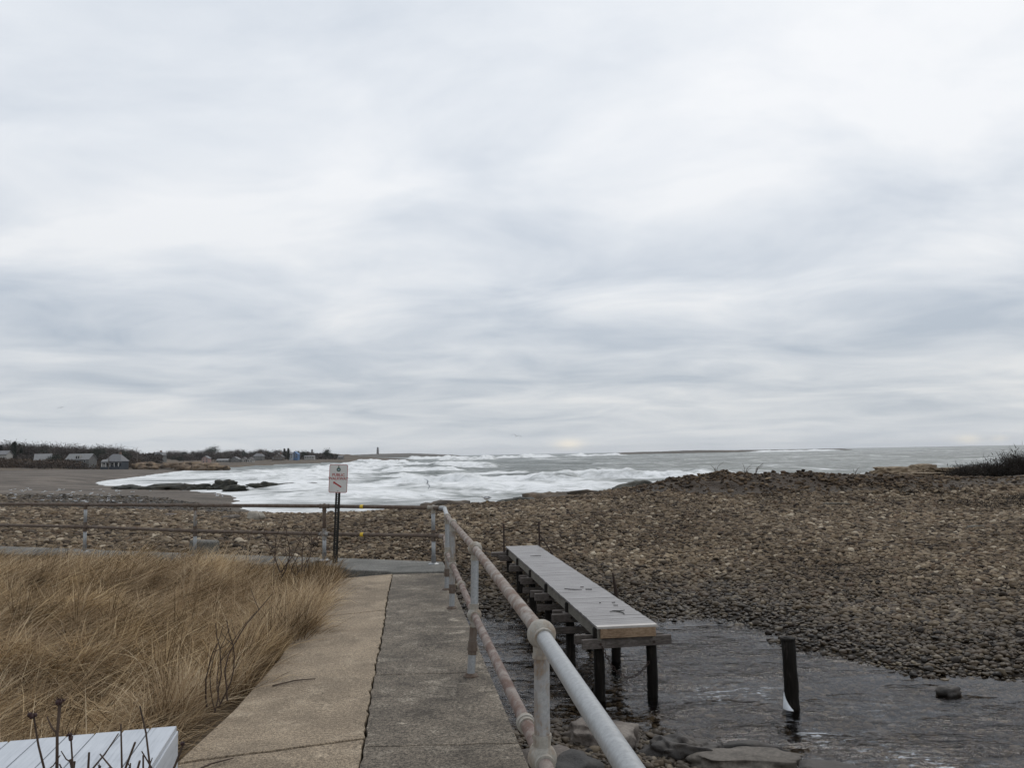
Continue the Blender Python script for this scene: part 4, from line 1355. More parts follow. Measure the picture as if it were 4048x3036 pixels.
# bedrock ledge showing beyond the cobble crest
ledges = [(-3.6, 45.5, -1.35, 2.6, 2.0, 1.15, 'weedy'), (-1.6, 46.0, -1.45, 2.4, 2.2, 1.1, 'weedy'), (0.2, 46.5, -1.30, 2.6, 2.2, 1.3, 'black'), (2.0, 47.0, -1.15, 2.8, 2.4, 1.25, 'brown'), (3.9, 47.6, -1.05, 3.4, 2.6, 1.55, 'brown'), (5.9, 48.4, -0.95, 3.2, 2.8, 1.45, 'brown'), (7.6, 49.2, -0.75, 2.8, 2.4, 1.3, 'black')]
lab = ['low weedy ledge rock nearest the railing corner', 'rounded weedy ledge rock beyond the cobbles', 'black-seamed ledge rock behind the pier end', 'brown ledge rock with a dark cleft', 'largest smooth brown ledge rock over the surf', 'sloping brown ledge rock below the bank', 'dark ledge rock half buried by the bank']
for i, (x, y, z_, a, b, c, kd) in enumerate(ledges):
    rock('ledge_rock', lab[i], (x, y, z_), (a * 1.25, b, c), M['ledge'] if kd != 'black' else M['weedrock'], 40 + i, R(8 * (i % 3 - 1)), 4, 0.4, 0.2, group='ledge rocks beyond the crest', cat='ledge')
# tan granite outcrop at the right
tans = [(27.9, 62, -0.10, 2.3, 2.0, 1.3, 0.9, 'square tan granite block standing on the outcrop'), (31.0, 63.5, -0.12, 1.9, 2.2, 1.7, 0.8, 'tan granite block with a rounded top beside the gap'), (33.8, 63.5, -0.25, 4.6, 2.4, 1.5, 0.5, 'long tan ledge behind the dark bush'), (25.6, 60, -0.48, 4.2, 2.6, 1.25, 0.5, 'low tan ledge sloping down to the bank'), (30.0, 60, -0.46, 4.6, 2.6, 1.35, 0.5, 'broad tan ledge below the two blocks'), (37.0, 62, -0.35, 4.2, 2.6, 1.7, 0.5, 'tan ledge at the foot of the dark bush'), (32.4, 53.5, -0.70, 7.0, 2.6, 0.85, 0.3, 'flat brown bedrock sheet in front of the dark bush')]
for i, (x, y, z_, a, b, c, bl, lb) in enumerate(tans):
    rock('granite_rock', lb, (x, y, z_ - 0.08), (a * 1.15, b, c * 0.85), M['boulder_tan'] if i < 6 else M['pointrock'], 60 + i, R(7 * (i % 4)), 5, 0.5, bl, 0.36 if i < 2 else 0.28, group='tan granite outcrop', cat='rock')
# weedy rocks in the surf
wr = [(-64, 150, 13, 4, 1.7), (-57.5, 149, 6.5, 3.5, 2.1), (-71, 152, 8, 4, 1.4), (-53.6, 147, 1.6, 1.5, 1.1), (-51.0, 148, 5.2, 3, 2.0), (-46.0, 138, 4.5, 2.4, 1.1), (-43.0, 143, 4.2, 2.5, 1.6), (-39.6, 144, 5.5, 2.2, 1.2), (-35.2, 146, 2.8, 1.6, 0.9)]
wl = ['long black weedy reef by the sand', 'highest black weedy rock of the reef', 'low reef rock running into the sand', 'small black rock off the end of the long reef', 'humped weedy rock between the two reefs', 'flat rock awash in front of the humped rock', 'dark weedy rock with a low saddle', 'thin black rock trailing seaward', 'last low rock of the reef nearly awash']
for i, (x, y, a, b, c) in enumerate(wr):
    rock('reef_rock', wl[i], (x, y, SEA + (0.05 if i < 4 else 0.45)), (a, b, c), M['weedrock'], 80 + i, R(-3), 4, 0.75, 0.1, group='weedy reef rocks in the surf', cat='rock')

# ================================================================== COBBLES
rs = np.random.RandomState(11)
PX, PY, PS = [], [], []
r_ = 9.5
while r_ < 112:
    s = 0.047 + 0.0014 * r_
    lo_a, hi_a = -0.59, 0.59
    if r_ > 58:
        hi_a = -0.2 - (r_ - 58) * 0.004
        s = 0.137 + 0.003 * (r_ - 58)
    na = int((hi_a - lo_a) / (s / r_))
    aa = lo_a + (np.arange(na) + rs.rand(na) * 0.9) * (s / r_)
    rj = r_ + (rs.rand(na) - 0.5) * s * 1.2
    PX.append(rj * np.sin(aa)); PY.append(rj * np.cos(aa)); PS.append(np.full(na, s))
    r_ += s * 0.92
PX = np.concatenate(PX); PY = np.concatenate(PY); PS = np.concatenate(PS)
land_side = (fence_dist(PX, PY) > 0.0) & (PX < wall_x(PY) + 0.03)
behind = (fence_dist(PX, PY) > 0) & (PX < wall_x(13.2))
k = ~(land_side | behind)
PX, PY, PS = PX[k], PY[k], PS[k]
PZ = ground(PX, PY)
# thin out on bare soil and where the sea takes over
soil_k = (PY > 40) & (PX > 6) & (PX < 34) & (PZ > -0.5)
dens = np.where(soil_k, 0.10 + 0.5 * (fbm(PX * 0.5, PY * 0.5, 91) > 0.57), 1.0)
dens = np.where((PZ < -2.1) & (PY > 40) & (PX > -16), 0.0, dens)
dens = np.where(PZ < -3.35, 0.0, dens)
dens = np.where((PZ < -2.0) & (PY < 22), 0.62, dens)
k = rs.rand(len(PX)) < dens
PX, PY, PZ, PS = PX[k], PY[k], PZ[k], PS[k]
nP = len(PX)
sz = PS * np.clip(np.exp(rs.randn(nP) * 0.36), 0.45, 2.3) * 0.98
sz *= 0.85 + 0.5 * fbm(PX * 0.25, PY * 0.25, 93)
SC = np.stack([sz * (1.0 + 0.35 * rs.rand(nP)), sz * (0.8 + 0.3 * rs.rand(nP)), sz * (0.42 + 0.28 * rs.rand(nP))], -1)
RO = np.stack([(rs.rand(nP) - 0.5) * 0.8, (rs.rand(nP) - 0.5) * 0.8, rs.rand(nP) * 6.283], -1)
PZ = PZ + SC[:, 2] * 0.30

cob_variants = []
for i in range(6):
    me = rock_mesh(200 + i, (1, 1, 1), 2, 0.42, 0.15)
    me.name = 'cobble'
    me.materials.append(M['cobble'])
    me.polygons.foreach_set('use_smooth', [True] * len(me.polygons))
    cob_variants.append(me)
# those that show largest become stones of their own
app = sz / np.hypot(PX, PY)
inview = (np.abs(PX / PY) < 0.60) & (PZ > -2.12) & ((PX / PY > 0.03) | (PY > 21))
inview &= (1.7 - PZ) / PY < 0.36
order = np.argsort(-(app * inview))[:300]
for j in order:
    o = bpy.data.objects.new('cobble', cob_variants[j % 6])
    COL.objects.link(o)
    o.parent = beach
    o.location = (PX[j], PY[j], PZ[j])
    o.scale = SC[j]
    o.rotation_euler = RO[j]
rest = np.ones(nP, bool)
rest[order] = False
cob_me = bpy.data.meshes.new('cobbles')
nR = int(rest.sum())
cob_me.vertices.add(nR)
cob_me.vertices.foreach_set('co', np.stack([PX, PY, PZ], -1)[rest].astype(np.float32).ravel())
for an, arr in (('scl', SC[rest]), ('rot', RO[rest])):
    at = cob_me.attributes.new(an, 'FLOAT_VECTOR', 'POINT')
    at.data.foreach_set('vector', arr.astype(np.float32).ravel())
cob_me.materials.append(M['cobble'])
cobbles = link('cobbles', cob_me, None, beach)
tag(cobbles, kind='stuff')
ng = bpy.data.node_groups.new('scatter_cobbles', 'GeometryNodeTree')
ng.interface.new_socket('Geometry', in_out='INPUT', socket_type='NodeSocketGeometry')
ng.interface.new_socket('Geometry', in_out='OUTPUT', socket_type='NodeSocketGeometry')
N_ = ng.nodes; Lk = ng.links
gi = N_.new('NodeGroupInput'); go = N_.new('NodeGroupOutput')
jn = N_.new('GeometryNodeJoinGeometry')
for i in range(6):
    ico = N_.new('GeometryNodeMeshIcoSphere')
    ico.inputs['Radius'].default_value = 0.5
    ico.inputs['Subdivisions'].default_value = 2
    sp_ = N_.new('GeometryNodeSetPosition')
    nz = N_.new('ShaderNodeTexNoise')
    nz.noise_dimensions = '4D'
    nz.inputs['W'].default_value = i * 5.3 + 1.0
    nz.inputs['Scale'].default_value = 1.7
    nz.inputs['Detail'].default_value = 1.0
    vm = N_.new('ShaderNodeVectorMath'); vm.operation = 'SUBTRACT'
    vm.inputs[1].default_value = (0.5, 0.5, 0.5)
    vs2 = N_.new('ShaderNodeVectorMath'); vs2.operation = 'SCALE'
    vs2.inputs['Scale'].default_value = 0.75
    Lk.new(nz.outputs['Color'], vm.inputs[0]); Lk.new(vm.outputs[0], vs2.inputs[0])
    Lk.new(ico.outputs['Mesh'], sp_.inputs['Geometry']); Lk.new(vs2.outputs[0], sp_.inputs['Offset'])
    ss = N_.new('GeometryNodeSetShadeSmooth')
    Lk.new(sp_.outputs[0], ss.inputs[0])
    sm = N_.new('GeometryNodeSetMaterial')
    sm.inputs['Material'].default_value = M['cobble']
    Lk.new(ss.outputs[0], sm.inputs['Geometry'])
    g2i = N_.new('GeometryNodeGeometryToInstance')
    Lk.new(sm.outputs[0], g2i.inputs[0])
    Lk.new(g2i.outputs[0], jn.inputs[0])
iop = N_.new('GeometryNodeInstanceOnPoints')
iop.inputs['Pick Instance'].default_value = True
aS = N_.new('GeometryNodeInputNamedAttribute'); aS.data_type = 'FLOAT_VECTOR'; aS.inputs['Name'].default_value = 'scl'
aR = N_.new('GeometryNodeInputNamedAttribute'); aR.data_type = 'FLOAT_VECTOR'; aR.inputs['Name'].default_value = 'rot'
e2r = N_.new('FunctionNodeEulerToRotation')
Lk.new(aR.outputs['Attribute'], e2r.inputs[0])
rv = N_.new('FunctionNodeRandomValue'); rv.data_type = 'INT'
for s_ in rv.inputs:
    if s_.type == 'INT' and s_.name == 'Min':
        s_.default_value = 0
    if s_.type == 'INT' and s_.name == 'Max':
        s_.default_value = 5
Lk.new([s_ for s_ in rv.outputs if s_.type == 'INT'][0], iop.inputs['Instance Index'])
Lk.new(gi.outputs[0], iop.inputs['Points'])
Lk.new(jn.outputs[0], iop.inputs['Instance'])
Lk.new(aS.outputs['Attribute'], iop.inputs['Scale'])
Lk.new(e2r.outputs[0], iop.inputs['Rotation'])
Lk.new(iop.outputs[0], go.inputs[0])
md = cobbles.modifiers.new('scatter', 'NODES')
md.node_group = ng

# ================================================================== DUNE GRASS
rs = np.random.RandomState(5)


def blade_mesh(name, bx, by, bz, length, lean, head, width, tone, curl, mat, nseg=4):
    """ribbons: base point, length, lean from upright, heading, curl"""
    nb = len(bx)
    t_ = np.linspace(0, 1, nseg + 1)[None, :]
    ang = lean[:, None] * (0.80 + 0.20 * t_) + curl[:, None] * t_ ** 2
    seg = (length / nseg)[:, None]
    dh = np.sin(ang) * seg; dv = np.cos(ang) * seg
    hx = np.concatenate([np.zeros((nb, 1)), np.cumsum(dh[:, :-1], 1)], 1)
    vz = np.concatenate([np.zeros((nb, 1)), np.cumsum(dv[:, :-1], 1)], 1)
    ch_, sh_ = np.cos(head)[:, None], np.sin(head)[:, None]
    wob = (rs.rand(nb, 1) - 0.5) * 0.25 * t_ ** 2 * length[:, None]
    x = bx[:, None] + hx * ch_ - wob * sh_
    y = by[:, None] + hx * sh_ + wob * ch_
    z = np.maximum(bz[:, None] + vz, bz[:, None] + 0.02 + 0.03 * rs.rand(nb, 1))
    wv_ = width[:, None] * (1 - 0.85 * t_ ** 1.5) * 0.5
    # ribbon side: mostly sideways to the heading
    tw = rs.rand(nb, 1) * 6.283
    sx, sy, szz = np.cos(tw), np.sin(tw), (rs.rand(nb, 1) - 0.5) * 0.8
    Lp = np.stack([x - sx * wv_, y - sy * wv_, z - szz * wv_], -1)
    Rp = np.stack([x + sx * wv_, y + sy * wv_, z + szz * wv_], -1)
    V = np.stack([Lp, Rp], 2).reshape(-1, 3)
    base = (np.arange(nb) * (nseg + 1) * 2)[:, None]
    k = np.arange(nseg)[None, :] * 2
    F = np.stack([base + k, base + k + 1, base + k + 3, base + k + 2], -1).reshape(-1, 4)
    tn = np.repeat(tone, (nseg + 1) * 2)
    return np_mesh(name, V, F, mat, attrs={'tone': ('FLOAT', tn)}, smooth=True)


def grass_ok(x, y):
    ok = (x < slab_l_np(y) + 0.16 - 0.62 * fbm(x * 0 + 3, y * 1.5, 133, 3) - 0.22 * sstep(7.0, 5.0, y)) & (fence_dist(x, y) > 1.0) & (y > 3.2) & (x > -0.66 * y - 1.5)
    # keep clear of the white platform
    ok &= ~((x < -1.55) & (y < 4.50 + 0.25 * (x + 1.736)) & (x > -4.2))
    return ok


# clumps
nC = 5200
cxs = rs.uniform(-13, -1.8, nC * 3); cys = rs.uniform(3.2, 18, nC * 3)
wgt = 1.0
k = grass_ok(cxs, cys) & (rs.rand(nC * 3) < np.clip(9 / np.maximum(cys, 4), 0.3, 1))
cxs, cys = cxs[k][:nC], cys[k][:nC]
# a ragged fringe spilling over the slab edge
fy_ = rs.uniform(5.6, 12.6, 640)
fx_ = slab_l_np(fy_) + 0.16 - 0.62 * fbm(fy_ * 0 + 3, fy_ * 1.5, 133, 3) - rs.rand(640) * 0.30 + 0.06 - 0.25 * sstep(7.5, 5.5, fy_)
cxs = np.concatenate([cxs, fx_]); cys = np.concatenate([cys, fy_])
BX, BY, LEN, LEAN, HEAD, TONE, CURL, WID = [], [], [], [], [], [], [], []
for cx0, cy0 in zip(cxs, cys):
    edge = slab_left(cy0) - cx0
    fl = float(fbm(cx0 * 0.7, cy0 * 0.7, 101, 3)); f2 = float(fbm(cx0 * 0.35, cy0 * 0.35, 107, 3))
    nb = rs.randint(20, 36)
    rad = 0.06 + 0.08 * rs.rand()
    a = rs.rand(nb) * 6.283; rr0 = rad * np.sqrt(rs.rand(nb))
    BX.append(cx0 + rr0 * np.cos(a)); BY.append(cy0 + rr0 * np.sin(a))
    # wind from the left: tufts stream to the right, swirling a little
    sw = float(fbm(cx0 * 0.55 + 9, cy0 * 0.55, 131, 2)) - 0.5
    hd = R(4) + sw * 2.4 + rs.randn() * 0.28 + (math.pi if rs.rand() < 0.10 else 0)
    wild = rs.rand()
    tall = 0.26 + 0.22 * f2 + 0.14 * rs.rand()
    ln = R(64 + 36 * float(vn(cx0 * 1.3, cy0 * 1.3, 111))) + rs.randn() * 0.15
    if wild < 0.04:                       # a tuft still standing
        ln = R(12 + 22 * rs.rand()); tall *= 1.05
    if edge < 0.5:
        ln = R(22 + 66 * rs.rand()); hd = R(10) + sw * 4.0 + rs.randn() * 0.7
        tall = 0.26 + 0.26 * rs.rand()
    fdist = float(fence_dist(cx0, cy0))
    if fdist < 2.4 and edge > 0.5:        # a ragged fringe still upright along the kerb
        ln = R(36 + 45 * rs.rand()); tall = 0.30 + 0.24 * rs.rand()
    LEN.append(tall * rs.uniform(0.55, 1.35, nb))
    LEAN.append(np.clip(ln + rs.randn(nb) * 0.26, 0.0, 1.75))
    hb = hd + rs.randn(nb) * ((0.30 if cy0 > 8 else 0.50) if wild > 0.25 else 0.9)
    stray = rs.rand(nb) < (0.38 if cy0 < 8 else 0.26)
    hb = np.where(stray, rs.rand(nb) * 6.283, hb)
    HEAD.append(hb)
    tb = -0.36 + 1.78 * float(fbm(cx0 * 1.5, cy0 * 1.5, 113, 3)) + 0.17 * rs.randn() - (0.12 if cx0 < -6 else 0)
    TONE.append(np.clip(tb + rs.randn(nb) * 0.32, 0, 1))
    CURL.append(rs.uniform(-0.2, 1.1, nb))
    WID.append(rs.uniform(0.003, 0.0075, nb) * (1 + 0.05 * cy0))
BX, BY, LEN, LEAN, HEAD, TONE, CURL, WID = [np.concatenate(a) for a in (BX, BY, LEN, LEAN, HEAD, TONE, CURL, WID)]
g_ = blade_mesh('dune_grass', BX, BY, dune_z(BX, BY) - 0.02, LEN, LEAN, HEAD, WID, TONE, CURL, M['grass'])
tag(g_, 'dry straw-coloured windswept dune grass beside the path', 'grass', kind='stuff')
# lodged thatch lying flat between the tufts
nT = 34000
x = rs.uniform(-13, -1.75, nT * 2); y = rs.uniform(3.2, 18, nT * 2)
k = grass_ok(x, y)
x, y = x[k][:nT], y[k][:nT]
nT = len(x)
hd = R(5) + (fbm(x * 0.55 + 9, y * 0.55, 131, 2) - 0.5) * 2.4 + rs.randn(nT) * 1.0
g2 = blade_mesh('thatch', x, y, dune_z(x, y) + rs.rand(nT) * 0.20, rs.uniform(0.3, 0.65, nT), rs.uniform(1.15, 1.6, nT), hd, rs.uniform(0.004, 0.007, nT) * (1 + 0.04 * y), np.clip(0.42 + 0.25 * rs.randn(nT), 0, 1), rs.uniform(0, 0.35, nT), M['grass'], 3)
tag(g2, 'flattened dead grass lying between the dune grass tufts', 'grass', kind='stuff')


# dead rose canes
def rose(name, label, base, nst, hmin, hmax, spread, seed, thick=0.006, hips=True, lean=(0, 0), group=None):
    rr_ = random.Random(seed)
    e = empty(name, label, 'plant', base, 0, group)
    for i in range(nst):
        h_ = rr_.uniform(hmin, hmax)
        a_ = rr_.uniform(0, 6.283)
        bx_, by_ = rr_.gauss(0, spread * 0.25), rr_.gauss(0, spread * 0.25)
        tx, ty = bx_ + math.cos(a_) * spread * rr_.random() + lean[0] * h_, by_ + math.sin(a_) * spread * rr_.random() + lean[1] * h_
        pts = []
        sway = rr_.uniform(-0.09, 0.09)
        for k_ in range(8):
            f_ = k_ / 7
            pts.append((bx_ + (tx - bx_) * f_ ** 1.3 + sway * math.sin(f_ * 3.6) + rr_.uniform(-0.007, 0.007), by_ + (ty - by_) * f_ ** 1.3 + rr_.uniform(-0.006, 0.006), h_ * f_ - 0.03))
        th = thick * rr_.uniform(0.7, 1.25)
        st = MB().tube(pts, [th * (1.05 - 0.55 * k_ / 7) for k_ in range(8)], 6).build('stem', M['stem'], e)
        tips = [pts[-1]]
        for _ in range(rr_.randint(1, 3)):
            k0 = rr_.randint(3, 6)
            p0 = Vector(pts[k0])
            d = Vector((rr_.uniform(-1, 1), rr_.uniform(-0.6, 0.6), rr_.uniform(0.4, 1.2))).normalized() * rr_.uniform(0.06, 0.2)
            p1 = p0 + d * 0.55 + Vector((0, 0, -0.01)); p2 = p0 + d
            MB().tube([p0, p1, p2], [th * 0.5, th * 0.4, th * 0.3], 5).build('twig', M['stem'], st)
            tips.append(tuple(p2))
        for tp in tips:
            if hips and rr_.random() < 0.35:
                mb_ = MB()
                for _ in range(rr_.randint(1, 4)):
                    c_ = (tp[0] + rr_.uniform(-0.012, 0.012), tp[1] + rr_.uniform(-0.012, 0.012), tp[2] + rr_.uniform(-0.006, 0.014))
                    mb_.ball(c_, rr_.uniform(0.006, 0.011), 6, 5, (1, 1, 0.9))
                    for q_ in range(4):
                        d = Vector((rr_.uniform(-1, 1), rr_.uniform(-1, 1), rr_.uniform(-0.2, 1))).normalized() * 0.024
                        c3 = Vector(c_)
                        mb_.add([c3 + Vector((0.003, 0, 0)), c3 - Vector((0.003, 0, 0)), c3 + d], [(0, 1, 2)])
                mb_.build('rose_hip', M['hip'], st)
    return e


rose('rose_bush', 'bare dead rose canes with dried hips in front of the white platform', (-1.50, 3.32, 0.0), 9, 0.52, 0.80, 0.24, 3, 0.0078, True, (-0.05, 0.0))
rose('rose_bush', 'smaller dead rose canes at the end of the white platform', (-1.72, 3.36, 0.0), 5, 0.55, 0.82, 0.20, 6, 0.0075, True, (-0.12, 0.0))
rose('rose_bush', 'dark bare canes in the grass by the sign post', (-3.25, 11.9, 0.1), 12, 0.5, 0.95, 0.6, 9, 0.007, False, (0.1, 0))
rose('rose_bush', 'thin bare canes leaning over the path from the grass', (-2.0, 5.75, 0.05), 6, 0.45, 0.75, 0.45, 12, 0.005, False, (0.15, 0))

# white platform
pf = empty('wooden_platform', 'white painted plank platform beside the path', 'platform', (0, 0, 0))
Pc = Vector((-1.736, 4.356, 0.35))
pdx = Vector((-0.970, -0.245, 0)).normalized()
pdy = Vector((0.195, -0.98, 0)).normalized()
pwid = 0.128
for i in range(16):
    a0 = Pc + pdx * (i * pwid + 0.004 + pwid / 2) - Vector((0, 0, 0.012))
    b0 = a0 + pdy * 0.78
    if i == 0:
        a0 = a0 - Vector((0, 0, 0.0))
    MB().beam(a0, b0, pwid - 0.007, 0.024).build('plank', M['whitewood'], pf, bevel=0.002)
MB().beam(Pc + pdx * 0.012 - Vector((0, 0, 0.165)), Pc + pdx * 0.012 + pdy * 0.78 - Vector((0, 0, 0.165)), 0.025, 0.28).build('side_board', M['whitewood'], pf, bevel=0.003)
MB().beam(Pc + pdx * 0.03 + pdy * 0.02 - Vector((0, 0, 0.165)), Pc + pdx * 2.05 + pdy * 0.02 - Vector((0, 0, 0.165)), 0.025, 0.28).build('side_board', M['whitewood'], pf, bevel=0.003)
for a_, b_2 in ((0.08, 0.08), (1.9, 0.08), (0.08, 0.70), (1.9, 0.70)):
    q_ = Pc + pdx * a_ + pdy * b_2
    MB().box((q_.x - 0.04, q_.y - 0.04, -0.1), (q_.x + 0.04, q_.y + 0.04, 0.30)).build('leg', M['whitewood'], pf)
# twigs lying on the slabs
for i, (x0, y0, x1, y1) in enumerate(((-1.83, 6.35, -1.55, 6.52), (-1.80, 4.62, -1.62, 4.86))):
    tag(MB().tube([(x0, y0, 0.008), ((x0 + x1) / 2, (y0 + y1) / 2 + 0.02, 0.016), (x1, y1, 0.009)], [0.006, 0.005, 0.003], 6).build('fallen_twig', M['stem']), ['thin twig poking from the grass onto the slab', 'short twig on the slab beside the white platform'][i], 'twig')

# ================================================================== BUSH AND SCRUB ON THE BANK
def twig_cloud(n, fn, ln, wd, seed, up=0.5):
    """n thin triangles; fn(rs) gives centres"""
    r0 = np.random.RandomState(seed)
    c = fn(r0, n)
    d = r0.randn(n, 3); d[:, 2] = np.abs(d[:, 2]) * (1 + up) + up * 0.4
    d /= np.linalg.norm(d, axis=1)[:, None]
    s = np.cross(d, r0.randn(n, 3)); s /= np.linalg.norm(s, axis=1)[:, None] + 1e-9
    L_ = ln * r0.uniform(0.5, 1.4, (n, 1)); W_ = wd * r0.uniform(0.6, 1.4, (n, 1))
    V = np.stack([c - s * W_, c + s * W_, c + d * L_], 1).reshape(-1, 3)
    F = np.arange(n * 3).reshape(-1, 3)
    return V, F


def bush(name, label, c, dims, n, seed, mat, ln=0.35, wd=0.012, group=None):
    e = empty(name, label, 'bush', c, 0, group)

    def fn(r0, n_):
        k_ = 9
        cc = (r0.rand(k_, 3) - 0.5) * np.array([0.8, 0.7, 0.3]) + np.array([0, 0, 0.3])
        w_ = r0.randint(0, k_, n_)
        p_ = cc[w_] + r0.randn(n_, 3) * np.array([0.13, 0.13, 0.15])
        p_[:, 2] = np.abs(p_[:, 2])
        return p_ * np.array(dims)
    V, F = twig_cloud(n, fn, ln, wd, seed)
    np_mesh('crown', V, F, mat, e)
    mb_ = MB()
    rr_ = random.Random(seed)
    for i in range(10):
        a_ = rr_.uniform(0, 6.28)
        mb_.tube([(0.1 * dims[0] * math.cos(a_), 0.1 * dims[1] * math.sin(a_), -0.2), (0.2 * dims[0] * math.cos(a_), 0.2 * dims[1] * math.sin(a_), dims[2] * 0.3), (0.35 * dims[0] * math.cos(a_), 0.3 * dims[1] * math.sin(a_), dims[2] * 0.75)], [0.03, 0.02, 0.008], 5)
    mb_.build('stems', M['bark'], e)
    return e


def gz1(x, y):
    return float(ground(np.array([x]), np.array([y]))[0])


for i, (x, y, dx_, dz_, lb) in enumerate(((33.8, 55.5, 4.6, 2.7, 'tallest dark bare bush above the tan ledge'), (30.9, 55.8, 4.2, 1.6, 'dark bare bush sloping down toward the granite blocks'), (36.5, 55, 5.0, 2.7, 'dense dark bush behind the bedrock sheet'), (27.6, 56.5, 3.0, 0.8, 'low dark scrub patch below the granite blocks'), (39.5, 56, 4.0, 1.6, 'dark bush at the end of the thicket'))):
    z0 = gz1(x, y) - 0.05
    bush('bare_bush', lb, (x, y, z0), (dx_, 2.2, dz_), 7500 if dz_ > 1 else 3000, 300 + i, M['bush'], 0.32, 0.02, 'dark bushes at the end of the bank')
# dry weeds on top of the bank
for i, (x, y) in enumerate(((11.2, 46.2), (12.9, 46.4), (19.3, 47.2), (13.4, 46.2))):
    e = empty('dry_weed', ['leaning dry weed stalk on the bank top', 'forked dry weed on the bank top', 'pale tuft on the bank top by the granite', 'short bent weed beside the forked weed'][i], 'plant', (x, y, gz1(x, y)))
    for k_ in range(4 + i):
        a_ = rng.uniform(-0.5, 0.9)
        h_ = rng.uniform(0.25, 0.65)
        MB().tube([(0, 0, -0.05), (a_ * 0.2, 0.02, h_ * 0.6), (a_ * 0.6, 0.04, h_)], [0.012, 0.01, 0.006], 4).build('stalk', M['scrub'], e)
# wrack and dead scrub lying dark on the right of the bank
def wrack(r0, n_):
    x_ = r0.uniform(20.5, 27.5, n_); y_ = r0.uniform(37.5, 41.5, n_)
    k_ = fbm(x_ * 0.5, y_ * 0.5, 120) > 0.50
    x_, y_ = np.where(k_, x_, 24.5 + r0.randn(n_) * 0.7), np.where(k_, y_, 39.5 + r0.randn(n_) * 0.5)
    return np.stack([x_, y_, ground(x_, y_) + 0.03], -1)
V, F = twig_cloud(1500, wrack, 0.30, 0.02, 33, 0.0)
tag(np_mesh('wrack', V, F, M['bush']), 'dark tangle of dead weed strewn across the cobble bank', 'wrack', kind='stuff')
# driftwood sticks on the bank
for i, (x, y, l_, a_) in enumerate(((14.6, 37.5, 1.5, 8), (25.3, 40.5, 1.4, -12), (16.5, 30, 0.9, 25))):
    e = Vector((math.cos(R(a_)) * l_ / 2, math.sin(R(a_)) * l_ / 2, 0))
    p_ = [(x - e.x, y - e.y), (x, y), (x + e.x, y + e.y)]
    tag(MB().tube([(q_[0], q_[1], gz1(*q_) + 0.09) for q_ in p_], [0.035, 0.04, 0.02], 6).build('driftwood', M['fascia']), ['long driftwood stick lying below the scarp', 'grey driftwood stick in the dark weed tangle', 'short driftwood stick among the middle cobbles'][i], 'driftwood')

# ================================================================== FAR SHORE
F_SRC = 3274.0


def bear(px):      # bearing x/y of a column of the photograph
    return (px - 2024) / F_SRC * 1.0


def headland(name, pts, back, zprof, mat, seed, ncol=160, nrow=26):
    """pts: (bearing column, shore range); back: ranges behind; zprof(v,t) heights"""
    pxs = np.linspace(pts[0][0], pts[-1][0], ncol)
    ds = np.interp(pxs, [p[0] for p in pts], [p[1] for p in pts]) + 10 * (fbm(pxs * 0.02, pxs * 0, seed) - 0.5)
    bk = np.interp(pxs, [p[0] for p in back], [p[1] for p in back])
    v = np.linspace(0, 1, nrow) ** 1.6
    P_, V_ = np.meshgrid(pxs, v)
    D_ = ds[None] + bk[None] * V_
    Xh = bear(P_) * D_; Yh = D_
    Zh = zprof(P_, V_ * bk[None]) + (fbm(Xh * 0.05, Yh * 0.05, seed + 2) - 0.5) * 2.0 * sstep(0, 12, V_ * bk[None])
    Zh[0] = SEA - 1.5
    i_ = np.arange(Xh.size).reshape(Xh.shape)
    q_ = np.stack([i_[:-1, :-1], i_[:-1, 1:], i_[1:, 1:], i_[1:, :-1]], -1).reshape(-1, 4)
    o_ = np_mesh(name, np.stack([Xh, Yh, Zh], -1).reshape(-1, 3), q_, mat, smooth=True)
    tag(o_, kind='structure')
    return (np.stack([Xh, Yh, Zh], -1).reshape(-1, 3))


def interp_z(verts, x, y):
    d = (verts[:, 0] - x) ** 2 + (verts[:, 1] - y) ** 2
    i_ = np.argsort(d)[:3]
    w_ = 1 / (d[i_] + 1e-3)
    return float((verts[i_, 2] * w_).sum() / w_.sum())


zA = lambda P_, t_: -3.9 + np.interp(t_, [0, 6, 20, 60, 110, 260], [0, 1.6, 2.6, 3.6, 4.6, 8]) * sstep(905, 860, P_)
HA = headland('headland', [(-500, 330), (-100, 352), (0, 358), (200, 400), (375, 470), (600, 455), (760, 425), (880, 390)], [(-500, 320), (560, 280), (700, 150), (880, 14)], zA, M['land'], 140)
zB = lambda P_, t_: -3.9 + np.interp(t_, [0, 5, 18, 60, 140, 220, 300, 420], [0, 1.0, 1.6, 2.1, 2.6, 3.6, 5.6, 8]) * np.interp(P_, [1000, 1200, 1450, 1560, 1640], [1, 1.3, 1.6, 1.35, 0.3])
HB = headland('headland', [(560, 540), (900, 560), (1100, 640), (1300, 760), (1550, 905), (1700, 960)], [(560, 420), (1000, 420), (1300, 420), (1480, 160), (1700, 25)], zB, M['land'], 150)
zI = lambda P_, t_: -4.5 + np.interp(t_, [0, 30, 120, 260, 420, 700], [0, 5, 13, 18.5, 17, 5]) * sstep(1110, 1330, P_) * np.interp(P_, [1330, 1400, 1500, 1620, 1700, 1780, 1850], [0.7, 0.85, 1.0, 0.98, 0.72, 0.45, 0.0])
HI = headland('island', [(1100, 3350), (1500, 3300), (1900, 3350)], [(1100, 700), (1900, 700)], zI, M['islandm'], 160, 200, 20)
zM = lambda P_, t_: -4.5 + np.interp(t_, [0, 15, 60, 130, 220], [0, 3.4, 5.5, 6.2, 3]) * np.interp(P_, [2390, 2450, 2560, 2740, 2800, 2950, 3100, 3320, 3380], [0, 0.75, 0.88, 1.12, 1.05, 0.85, 0.72, 0.68, 0])
